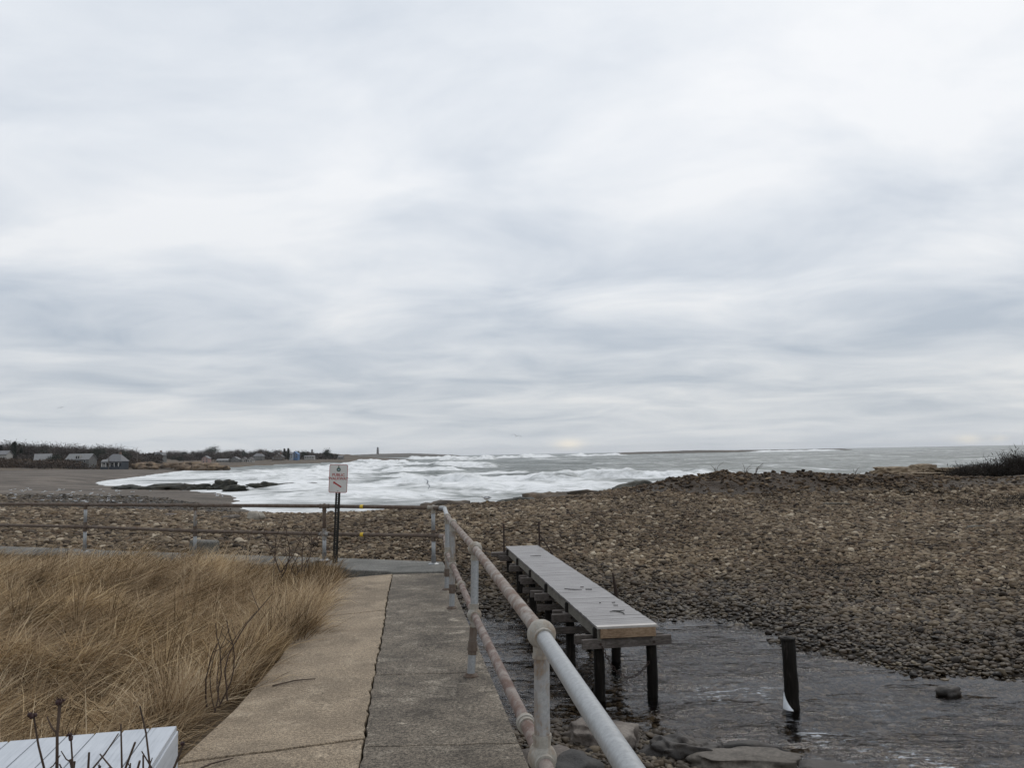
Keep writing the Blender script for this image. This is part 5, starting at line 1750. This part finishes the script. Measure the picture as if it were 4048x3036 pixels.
HM = headland('island', [(2380, 1620), (2900, 1600), (3390, 1650)], [(2380, 220), (3390, 220)], zM, M['islandm'], 170, 240, 16)


def ptA(px, d, verts):
    x_ = bear(px) * d
    return (x_, d, interp_z(verts, x_, d))


# rocks of the near point
rr_ = random.Random(21)
rock_vars = [rock_mesh(400 + i, (1, 1, 1), 3, 0.45, 0.5) for i in range(5)]
for v_ in rock_vars:
    v_.materials.append(M['pointrock'])
for i in range(34):
    px = rr_.uniform(540, 872)
    fr_ = (px - 540) / 332
    d = np.interp(px, [540, 600, 760, 872], [462, 455, 425, 392]) + rr_.uniform(1, 9 + 26 * (1 - fr_))
    x_ = bear(px) * d
    o = link('point_rock', rock_vars[i % 5], None, None, True)
    s_ = rr_.uniform(4.0, 9.0)
    o.location = (x_, d, interp_z(HA, x_, d) + 0.2 + 0.5 * (1 - fr_))
    o.scale = (s_ * 1.3, s_ * 0.8, s_ * rr_.uniform(0.5, 0.75) * (1 - 0.3 * fr_))
    o.rotation_euler = (0, 0, rr_.uniform(-0.5, 0.5))
    where = ('by the parked car', 'below the hilltop house', 'in the middle of the point', 'near the seaward tip of the point')[min(3, int(fr_ * 4))]
    size = 'large' if s_ > 7.2 else 'small' if s_ < 5.4 else 'middling'
    tag(o, size + ' brown granite rock ' + where + ' across the bay', 'rock', 'granite rocks of the near point')


# trees
def tree_meshes(seed, h, spread, kind):
    r0 = random.Random(seed)
    mb_ = MB()
    mb_.tube([(0, 0, -0.5), (0.1, 0, h * 0.3), (0.0, 0.1, h * 0.62)], [h * 0.028, h * 0.02, h * 0.010], 6)
    tips = []
    for i in range(7):
        a_ = r0.uniform(0, 6.28); z0 = h * r0.uniform(0.22, 0.55)
        e_ = (math.cos(a_) * spread * r0.uniform(0.25, 0.45), math.sin(a_) * spread * r0.uniform(0.25, 0.45), z0 + h * r0.uniform(0.2, 0.4))
        mb_.tube([(0, 0, z0), ((e_[0]) * 0.5, e_[1] * 0.5, z0 + (e_[2] - z0) * 0.6), e_], [h * 0.012, h * 0.008, h * 0.004], 5)
        tips.append(e_)
    tr_ = mb_.mesh('trunk')
    tr_.materials.append(M['bark'])

    def fn(q, n_):
        if kind == 'conifer':
            t_ = q.rand(n_) ** 0.7
            rad = (1 - t_) * spread * 0.5 * (0.55 + 0.45 * np.sin(t_ * 40)) * np.sqrt(q.rand(n_))
            a_ = q.rand(n_) * 6.283
            return np.stack([rad * np.cos(a_), rad * np.sin(a_), h * (0.08 + 0.9 * t_)], -1)
        cc = np.array(tips + [(0, 0, h * 0.8)])
        w_ = q.randint(0, len(cc), n_)
        return cc[w_] + q.randn(n_, 3) * np.array([spread * 0.16, spread * 0.16, h * 0.13])
    n_ = 900 if kind != 'conifer' else 800
    V, F = twig_cloud(n_, fn, h * 0.10, h * (0.012 if kind == 'bare' else 0.022), seed, 0.3 if kind == 'bare' else -0.1)
    cr = bpy.data.meshes.new('crown')
    cr.from_pydata(V.tolist(), [], F.tolist())
    cr.materials.append({'bare': M['twig'], 'pale': M['twig_pale'], 'conifer': M['evergreen'], 'pine': M['evergreen']}[kind])
    return tr_, cr


TV = {}
for kind, h, sp_, cnt in (('bare', 11, 10, 4), ('pale', 10, 10, 2), ('pine', 10, 8, 3), ('conifer', 11, 5, 2)):
    TV[kind] = [tree_meshes(500 + i * 7 + len(kind), h, sp_, kind) for i in range(cnt)]
tree_lab = {'bare': ('bare_tree', 'bare brown tree in the wood behind the shore houses'), 'pale': ('bare_tree', 'pale grey bare tree rising above the wood'), 'pine': ('pine_tree', 'dark round-topped pine behind the shore houses'), 'conifer': ('spruce_tree', 'pointed dark spruce in the wood')}


def tree(kind, px, d, verts, s, label=None, group=None, name=None):
    x_, y_, z_ = ptA(px, d, verts)
    nm, lb = tree_lab[kind]
    i_ = rr_.randrange(len(TV[kind]))
    e = empty(name or nm, label or lb, 'tree', (x_, y_, z_ - 0.2), rr_.uniform(0, 6.28), group or 'trees of the far shore wood')
    e.scale = (s * rr_.uniform(0.9, 1.15), s * rr_.uniform(0.9, 1.15), s)
    for nme, me in zip(('trunk', 'crown'), TV[kind][i_]):
        link(nme, me, None, e)


# the left wood: rows behind the houses
for i in range(92):
    px = -160 + i * 7.6 + rr_.uniform(-5, 5)
    if px > 545:
        continue
    d = rr_.uniform(485, 600)
    kind = rr_.choice(['bare', 'bare', 'bare', 'bare', 'pine', 'pale']) if px > 90 else rr_.choice(['bare', 'bare', 'pine', 'conifer'])
    if 400 < px < 560:
        kind = rr_.choice(['bare', 'pale', 'bare', 'pine'])
    sc_ = np.interp(px, [-160, 0, 120, 330, 450, 550], [1.15, 1.1, 1.02, 0.92, 0.90, 0.72]) * rr_.uniform(0.8, 1.15)
    tree(kind, px, d, HA, sc_)
tree('pale', 560, 500, HA, 0.62, 'pale bare tree at the end of the wood')
tree('pine', 215, 462, HA, 0.62, 'dark round evergreen beside the pale-roofed cottage')
tree('pine', 585, 560, HA, 0.45, 'low dark tree before the hilltop house')
# far headland trees
for i in range(70):
    px = 640 + i * 8.6 + rr_.uniform(-4, 4)
    d = rr_.uniform(850, 1010) if px > 880 else rr_.uniform(760, 900)
    if px > 1230:
        continue
    kind = rr_.choice(['bare', 'pine', 'bare', 'pale'])
    sc_ = np.interp(px, [640, 760, 900, 1100, 1240], [0.80, 0.84, 0.86, 0.76, 0.55]) * rr_.uniform(0.75, 1.15)
    tree(kind, px, d, HB, sc_, {'bare': 'bare brown tree on the far headland', 'pine': 'dark round tree on the far headland', 'pale': 'pale bare tree on the far headland'}[kind], 'trees of the far headland')
tree('pine', 838, 840, HB, 1.25, 'big round dark tree behind the pink house')
tree('conifer', 1122, 820, HB, 1.05, 'tall narrow spruce left of the blue house')
tree('conifer', 1137, 815, HB, 1.05, 'second tall narrow spruce touching the blue house')
tree('pine', 1203, 850, HB, 0.85, 'round dark tree right of the blue house')
tree('pine', 1285, 880, HB, 1.05, 'lone dark tree on the bare slope before the island')
tree('pine', 1305, 885, HB, 0.6, 'low dark bush right of the lone slope tree')
tree('pine', 1330, 890, HB, 0.5, 'last small dark tree of the headland')
tree('bare', 1245, 860, HB, 0.6, 'small bare tree below the farther lighthouse')


def scrub_mass(name, label, fn, n, ln, wd, seed, mat):
    V, F = twig_cloud(n, fn, ln, wd, seed, 0.0)
    return tag(np_mesh(name, V, F, mat), label, 'scrub', kind='stuff')


def scr(px0, px1, d0, d1, verts, hmax):
    tree_ = verts

    def fn(q, n_):
        px = q.uniform(px0, px1, n_); d = np.interp(px, [px0, px1], [d0[0], d1[0]]) + q.rand(n_) * np.interp(px, [px0, px1], [d0[1], d1[1]])
        x_ = bear(px) * d
        z_ = np.zeros(n_)
        for k_ in range(0, n_, 500):
            dd = (verts[None, :, 0] - x_[k_:k_ + 500, None]) ** 2 + (verts[None, :, 1] - d[k_:k_ + 500, None]) ** 2
            z_[k_:k_ + 500] = verts[dd.argmin(1), 2]
        hz = q.rand(n_) * hmax * (0.5 + fbm(x_ * 0.06, d * 0.06, 180))
        return np.stack([x_, d, z_ + hz], -1)
    return fn


scrub_mass('shore_scrub', 'low brown scrub in front of the shore houses', scr(-160, 560, (392, 62), (478, 50), HA, 3.8), 17000, 1.2, 0.30, 61, M['scrub'])
scrub_mass('shore_scrub', 'dense dark thicket under the trees of the wood', scr(-160, 640, (462, 110), (500, 90), HA, 5.0), 20000, 1.5, 0.42, 62, M['twig'])
scrub_mass('shore_scrub', 'brown scrub between the far headland houses', scr(660, 1330, (810, 170), (885, 130), HB, 4.2), 18000, 1.6, 0.5, 63, M['twig'])


# houses
def house(label, px, d, verts, wdt, dep, wh, rh, rz, wall_m, roof_m, name='house', gable_front=False, wins=3, storeys=1, chimney=True, dormer=False, hip=0.0, porch=False, group=None, zoff=0.0, door=True, z0=None):
    x_, y_, z_ = ptA(px, d, verts)
    if z0 is not None:
        z_ = z0
    e = empty(name, label, 'house', (x_, y_, z_ + zoff), R(rz), group)
    W, Dp = wdt / 2, dep / 2
    wall_ = MB().box((-W, -Dp, -4.5), (W, Dp, wh))
    if not hip:
        if gable_front:
            wall_.add([(-W, -Dp, wh), (W, -Dp, wh), (0, -Dp, wh + rh * 0.94), (-W, Dp, wh), (W, Dp, wh), (0, Dp, wh + rh * 0.94)], [(0, 1, 2), (4, 3, 5)])
        else:
            wall_.add([(-W, -Dp, wh), (-W, Dp, wh), (-W, 0, wh + rh * 0.94), (W, -Dp, wh), (W, Dp, wh), (W, 0, wh + rh * 0.94)], [(0, 2, 1), (3, 4, 5)])
    wo = wall_.build('wall', wall_m, e)
    ov, th = 0.4, 0.22
    rb = MB()
    if gable_front:
        for s_ in (-1, 1):
            a_ = (s_ * (W + ov), wh - ov * rh / W)
            rb.add([(a_[0], -Dp - ov, a_[1]), (a_[0], Dp + ov, a_[1]), (0, Dp + ov, wh + rh), (0, -Dp - ov, wh + rh), (a_[0], -Dp - ov, a_[1] + th), (a_[0], Dp + ov, a_[1] + th), (0, Dp + ov, wh + rh + th), (0, -Dp - ov, wh + rh + th)],
                   [(0, 1, 2, 3), (4, 7, 6, 5), (0, 3, 7, 4), (1, 5, 6, 2), (0, 4, 5, 1), (3, 2, 6, 7)])
    else:
        hx = W + ov - hip
        for s_ in (-1, 1):
            a_ = (s_ * (Dp + ov), wh - ov * rh / Dp)
            rb.add([(-W - ov, a_[0], a_[1]), (W + ov, a_[0], a_[1]), (hx, 0, wh + rh), (-hx, 0, wh + rh), (-W - ov, a_[0], a_[1] + th), (W + ov, a_[0], a_[1] + th), (hx, 0, wh + rh + th), (-hx, 0, wh + rh + th)],
                   [(0, 1, 2, 3), (4, 7, 6, 5), (0, 3, 7, 4), (1, 5, 6, 2), (0, 4, 5, 1), (3, 2, 6, 7)])
        if hip:
            for s_ in (-1, 1):
                zl = wh - ov * rh / Dp + th
                rb.add([(s_ * (W + ov), -Dp - ov, zl), (s_ * (W + ov), Dp + ov, zl), (s_ * hx, 0, wh + rh + th)], [(0, 1, 2)])
    ro = rb.build('roof', roof_m, e)
    if chimney:
        MB().box((W * 0.35, -0.4, wh + rh * 0.5), (W * 0.35 + 0.9, 0.4, wh + rh + 1.3)).build('chimney', M['brickc'], ro)
    if dormer:
        db = MB().box((-1.3, -Dp + 0.3, wh + 0.1), (1.3, 0.0, wh + rh * 0.72))
        dob = db.build('dormer', M['hwhite'], ro)
        for q_ in (-0.6, 0.6):
            MB().box((q_ - 0.35, -Dp + 0.24, wh + 0.5), (q_ + 0.35, -Dp + 0.29, wh + rh * 0.6)).build('window', M['glass'], ro)
    for st in range(storeys):
        zc = (st + 0.55) * wh / storeys
        for k_ in range(wins):
            xc = -W + wdt * (k_ + 0.5) / wins
            wn = MB().box((xc - 0.55, -Dp - 0.07, zc - 0.75), (xc + 0.55, -Dp - 0.01, zc + 0.75)).build('window', M['trim'], e)
            MB().box((xc - 0.42, -Dp - 0.10, zc - 0.62), (xc + 0.42, -Dp - 0.075, zc + 0.62)).build('pane', M['glass'], wn)
    if gable_front:
        wn = MB().box((-0.55, -Dp - 0.07, wh + rh * 0.22), (0.55, -Dp - 0.01, wh + rh * 0.55)).build('window', M['trim'], e)
        MB().box((-0.42, -Dp - 0.10, wh + rh * 0.26), (0.42, -Dp - 0.075, wh + rh * 0.51)).build('pane', M['glass'], wn)
    if porch:
        pb_ = MB().box((-W - 0.6, -Dp - 3.0, wh * 0.72), (W + 0.6, -Dp - 0.15, wh * 0.72 + 0.25)).build('porch_roof', roof_m, e)
        for k_ in range(5):
            xc = -W + wdt * k_ / 4
            MB().box((xc - 0.12, -Dp - 2.8, -1.5), (xc + 0.12, -Dp - 2.56, wh * 0.72)).build('porch_post', M['trim'], e)
        MB().box((-W - 0.6, -Dp - 3.0, -2.0), (W + 0.6, -Dp - 0.15, 0.15)).build('porch_floor', M['hdark'], e)
    return e


house('white house with small dark windows at the edge of the wood', 4, 468, HA, 9, 8, 4.2, 2.0, 8, M['hwhite'], M['rgrey'], wins=4, chimney=False, z0=2.6)
house('low cottage under a big pale slanting roof in the wood', 172, 466, HA, 8.0, 8, 2.3, 3.3, 24, M['hgrey'], M['rpale'], wins=2, chimney=False, z0=1.0)
house('long pale-roofed house with a white two-window dormer', 322, 468, HA, 13.5, 8, 2.3, 3.0, -4, M['hgrey'], M['rpale'], wins=3, chimney=False, dormer=True, z0=1.0)
house('grey hip-roofed beach house over a dark ground floor and porch', 461, 456, HA, 9.4, 8, 3.2, 3.6, -3, M['hdark'], M['rgrey'], wins=3, chimney=True, porch=True, hip=2.8, z0=-1.2)
house('small white shed left of the grey beach house', 418, 452, HA, 2.6, 3, 2.2, 0.9, 0, M['hwhite'], M['rpale'], name='shed', wins=1, chimney=False, z0=-0.4)
house('grey house on the low hill behind the point', 625, 560, HA, 8.0, 7, 2.8, 1.9, -5, M['hgrey'], M['rgrey'], wins=3, chimney=True, z0=2.6, hip=1.5)
house('faded pink house with a front gable on the far headland', 815, 740, HB, 6.0, 7, 4.0, 2.0, 0, M['hpink'], M['rgrey'], gable_front=True, wins=2, storeys=2, chimney=False, z0=-1.0)
house('low house with a long pale roof right of the pink house', 882, 745, HB, 10, 7, 1.7, 1.4, 0, M['hgrey'], M['rpale'], wins=4, chimney=False, z0=-0.9)
house('pale grey house with a front gable on the far shore', 930, 750, HB, 8.0, 7, 2.8, 2.1, 0, M['hgrey'], M['rgrey'], gable_front=True, wins=3, chimney=False, z0=-1.2)
house('white gabled house, left of a joined pair', 965, 755, HB, 4.9, 7, 2.2, 2.2, 0, M['hwhite'], M['rdark'], gable_front=True, wins=2, chimney=False, z0=-1.1)
house('white gabled house, right of a joined pair', 990, 755, HB, 4.9, 7, 2.2, 2.2, 0, M['hwhite'], M['rdark'], gable_front=True, wins=2, chimney=False, z0=-1.1)
house('large grey house behind the white gabled pair', 1022, 840, HB, 9, 8, 3.0, 2.3, 0, M['hgrey'], M['rgrey'], wins=4, storeys=2, hip=2, z0=1.5)
house('big brown shingled house with a wide front gable', 1098, 800, HB, 10.2, 8, 2.6, 3.7, 0, M['hbrown'], M['rdark'], gable_front=True, wins=4, z0=0.5)
house('blue wrapped house under construction on the headland', 1166, 830, HB, 6.4, 8, 3.6, 2.7, 0, M['hblue'], M['hblue'], gable_front=True, wins=3, storeys=2, chimney=False, z0=2.0)
house('pale blue wing joined to the blue wrapped house', 1151, 826, HB, 3.4, 7, 4.2, 1.2, 0, M['hpale'], M['rgrey'], wins=2, storeys=2, chimney=False, z0=1.6)
house('long low white house right of the blue house', 1222, 845, HB, 10, 6, 1.8, 0.8, 0, M['hwhite'], M['rpale'], wins=4, chimney=False, z0=1.2)
house('small grey cottage near the headland end', 1345, 880, HB, 5, 6, 1.8, 1.2, 0, M['hgrey'], M['rgrey'], wins=2, chimney=False, z0=0.2)


# lighthouses
def lighthouse(label, px, d, z0, h):
    e = empty('lighthouse', label, 'lighthouse', (bear(px) * d, d, z0))
    MB().tube([(0, 0, -3), (0, 0, 0), (0, 0, h * 0.5), (0, 0, h * 0.80)], [6.2, 5.8, 4.8, 4.0], 16).build('tower', M['tower'], e, smooth=True)
    MB().tube([(0, 0, h * 0.80), (0, 0, h * 0.815), (0, 0, h * 0.83)], [4.2, 5.6, 5.6], 16).build('gallery', M['gdark'], e)
    MB().tube([(0, 0, h * 0.83), (0, 0, h * 0.93)], 3.0, 12).build('lantern', M['glass'], e)
    MB().tube([(0, 0, h * 0.93), (0, 0, h * 0.935), (0, 0, h)], [3.2, 3.7, 0.3], 12).build('lantern_roof', M['gdark'], e)
    for k_ in range(3):
        zc = h * (0.18 + 0.2 * k_)
        r_w = np.interp(zc, [0, h * 0.5, h * 0.8], [5.8, 4.8, 4.0])
        MB().box((-0.6, -r_w - 0.15, zc), (0.6, -r_w + 0.4, zc + 1.8)).build('window', M['glass'], e)
    return e


lighthouse('grey stone lighthouse on the bare island crest', 1490, 3560, 10.0, 33)
lighthouse('grey stone lighthouse rising behind the headland trees', 1231, 3560, 9.0, 30)

# utility pole, cars
pu = ptA(430, 448, HA)
e = empty('utility_pole', 'wooden utility pole in front of the grey beach house', 'pole', (pu[0], pu[1], pu[2]))
MB().tube([(0, 0, -1), (0, 0, 9.5)], [0.22, 0.15], 8).build('shaft', M['polewood'], e)
MB().box((-1.1, -0.08, 8.5), (1.1, 0.08, 8.7)).build('crossarm', M['polewood'], e)
pu = ptA(542, 470, HA)
e = empty('utility_pole', 'pale utility pole at the end of the wood', 'pole', (pu[0], pu[1], pu[2]))
MB().tube([(0, 0, -1), (0, 0, 8.5)], [0.22, 0.15], 8).build('shaft', M['polewood'], e)
MB().box((-0.9, -0.08, 7.6), (0.9, 0.08, 7.8)).build('crossarm', M['polewood'], e)


def car(label, px, d, verts, mat, rz, zoff):
    x_, y_, z_ = ptA(px, d, verts)
    e = empty('parked_car', label, 'car', (x_, y_, z_ + zoff), R(rz), 'cars parked across the bay')
    prof = [(-2.2, 0.35), (-2.25, 0.75), (-1.95, 0.95), (-1.1, 1.02), (-0.55, 1.5), (1.1, 1.52), (1.75, 1.05), (2.15, 0.95), (2.2, 0.4)]
    n_ = len(prof)
    vs_ = [(p[0], -0.85, p[1]) for p in prof] + [(p[0], 0.85, p[1]) for p in prof]
    MB().add(vs_, [tuple(range(n_)), tuple(range(2 * n_ - 1, n_ - 1, -1))] + [(i, n_ + i, n_ + (i + 1) % n_, (i + 1) % n_) for i in range(n_)]).build('body', mat, e, bevel=0.06)
    MB().add([(-0.95, -0.87, 1.05), (1.5, -0.87, 1.05), (1.02, -0.87, 1.44), (-0.5, -0.87, 1.44)], [(0, 1, 2, 3)]).build('side_window', M['glass'], e)
    for wx in (-1.4, 1.35):
        for wy in (-0.75, 0.75):
            MB().tube([(wx, wy - 0.11, 0.33), (wx, wy + 0.11, 0.33)], 0.33, 12).build('wheel', M['rubber'], e)


car('dark parked car right of the grey beach house', 503, 450, HA, M['carpaint'], 8, 0.4)
car('white parked car below the hilltop house', 618, 545, HA, M['carwhite'], -5, 2.4)

# stone wall in front of the house
pu = ptA(512, 445, HA)

# ================================================================== GULLS
def gull_mesh(flying):
    me_parts = []
    b = MB()
    # body as a lofted spindle along x
    prof = [(-0.20, 0.010, 0.0), (-0.13, 0.040, 0.004), (-0.04, 0.068, 0.0), (0.06, 0.072, 0.0), (0.13, 0.052, 0.016), (0.17, 0.038, 0.040), (0.205, 0.038, 0.062), (0.235, 0.026, 0.064), (0.25, 0.012, 0.060)]
    b.tube([(x_, 0, 0.22 + z_) for x_, r0, z_ in prof], [p[1] for p in prof], 8)
    return b


gm_body = gull_mesh(False).mesh('gull_body')
gm_body.materials.append(M['gwhite'])
gw = MB()
for s_ in (-1, 1):
    gw.add([(0.10, s_ * 0.045, 0.275), (0.08, s_ * 0.076, 0.225), (-0.10, s_ * 0.062, 0.215), (-0.27, s_ * 0.012, 0.235), (-0.10, s_ * 0.03, 0.280), (0.0, s_ * 0.05, 0.287)], [(0, 1, 2, 3, 4, 5)])
gm_wing = gw.mesh('gull_wings'); gm_wing.materials.append(M['ggrey'])
gl_ = MB()
for s_ in (-1, 1):
    gl_.tube([(0.0, s_ * 0.03, 0.17), (-0.01, s_ * 0.03, 0.0)], 0.006, 5)
    gl_.add([(0.05, s_ * 0.03 - 0.025, 0.004), (0.05, s_ * 0.03 + 0.025, 0.004), (-0.01, s_ * 0.03, 0.008)], [(0, 1, 2)])
gm_leg = gl_.mesh('gull_legs'); gm_leg.materials.append(M['gbeak'])
gb = MB().tube([(0.245, 0, 0.281), (0.30, 0, 0.272)], [0.011, 0.004], 6)
gm_beak = gb.mesh('gull_beak'); gm_beak.materials.append(M['gbeak'])


def gull(x, y, z, rz, label, group=None, s=1.0):
    e = empty('gull', label, 'gull', (x, y, z), rz, group)
    e.scale = (s, s, s)
    for nm, me in (('body', gm_body), ('wings', gm_wing), ('legs', gm_leg), ('beak', gm_beak)):
        link(nm, me, None, e, nm == 'body')


rg = random.Random(31)
n_g = 0
while n_g < 74:
    y = rg.uniform(78, 135)
    px = rg.gauss(330, 190)
    if not (0 < px < 640):
        continue
    x = bear(px) * y * 1.0
    z_ = gz1(x, y)
    if z_ < SEA + 0.35:
        continue
    gull(x, y, z_ - 0.01, rg.uniform(-0.8, 0.8) + (0 if rg.random() < 0.75 else math.pi), 'white gull standing in the flock on the grey beach', 'gull flock on the beach', 1.0)
    n_g += 1
gull(-1.26, 38.2, gz1(-1.26, 38.2) + 0.05, 2.6, 'lone white gull on the cobble crest before the ledge rocks', None, 1.1)


def flying_gull(x, y, z, rz, roll, label, up=0.35, s=1.0):
    e = empty('gull', label, 'gull', (x, y, z))
    e.rotation_euler = (roll, 0, rz)
    e.scale = (s, s, s)
    bm_ = gull_mesh(True)
    bo = bm_.build('body', M['gwhite'], e, smooth=True)
    bo.location = (0, 0, -0.22)
    for s_ in (-1, 1):
        w_ = MB()
        st = [(0.0, 0.05, 0.02, 0.10, -0.08), (0.16, 0.32, 0.30 * up * 1.3, 0.13, -0.05), (0.10, 0.52, 0.30 * up * 1.2, 0.11, -0.05), (-0.16, 0.74, 0.05 * up, 0.04, -0.02)]
        vs_ = []
        for ox, yy, z0, lead, tr0 in st:
            vs_ += [(ox * 0.6 + lead, s_ * yy, z0), (ox * 0.6 + tr0, s_ * yy, z0 - 0.004), (ox * 0.6 + lead, s_ * yy, z0 + 0.014), (ox * 0.6 + tr0, s_ * yy, z0 + 0.004)]
        fs = []
        for k_ in range(3):
            a = k_ * 4
            fs += [(a, a + 1, a + 5, a + 4), (a + 2, a + 6, a + 7, a + 3), (a, a + 4, a + 6, a + 2), (a + 1, a + 3, a + 7, a + 5)]
        w_.add(vs_, fs).build('wing', M['ggrey'], e, smooth=True)
        tv = [Vector(v) for v in vs_[-4:]]
        MB().add([tv[0], tv[1], tv[2], tv[3], (tv[0] + tv[1]) / 2 + Vector((-0.05, s_ * 0.12, -0.03))], [(0, 1, 4), (2, 4, 3), (0, 4, 2), (1, 3, 4)]).build('wing_tip', M['gdark'], e)
    MB().add([(-0.15, -0.02, 0), (-0.15, 0.02, 0), (-0.29, 0.06, 0.0), (-0.29, -0.06, 0.0)], [(0, 1, 2, 3)]).build('tail', M['gwhite'], e)
    b2 = MB().tube([(0.245, 0, 0.061), (0.30, 0, 0.052)], [0.011, 0.004], 6).build('beak', M['gbeak'], e)


flying_gull(0.56, 139, 4.66, R(65), R(12), 'gull in flight against the sky above the breaking wave', 0.5, 1.25)
flying_gull(-109.3, 200, 14.95, R(80), R(-8), 'distant gull gliding high above the wood', 0.3, 1.1)
flying_gull(-10.4, 100, -1.7, R(30), R(48), 'gull banking low over the white surf', 0.4, 1.0)
flying_gull(-32.0, 90, -2.2, R(70), R(10), 'gull skimming the shallows behind the fence', 0.3, 1.1)

# ================================================================== HAZE
hz = MB().box((-9000, -60, -11.0), (9000, 9800, 62.0)).build('haze', None)
tag(hz, 'thin sea haze over the bay', 'haze', kind='stuff')
m, t = new_mat('sea_haze')
vol = t.n('ShaderNodeVolumePrincipled', {'Color': (0.86, 0.89, 0.93), 'Density': 0.00005, 'Anisotropy': 0.0})
t.n('ShaderNodeOutputMaterial', {'Volume': vol})
hz.data.materials.append(m)
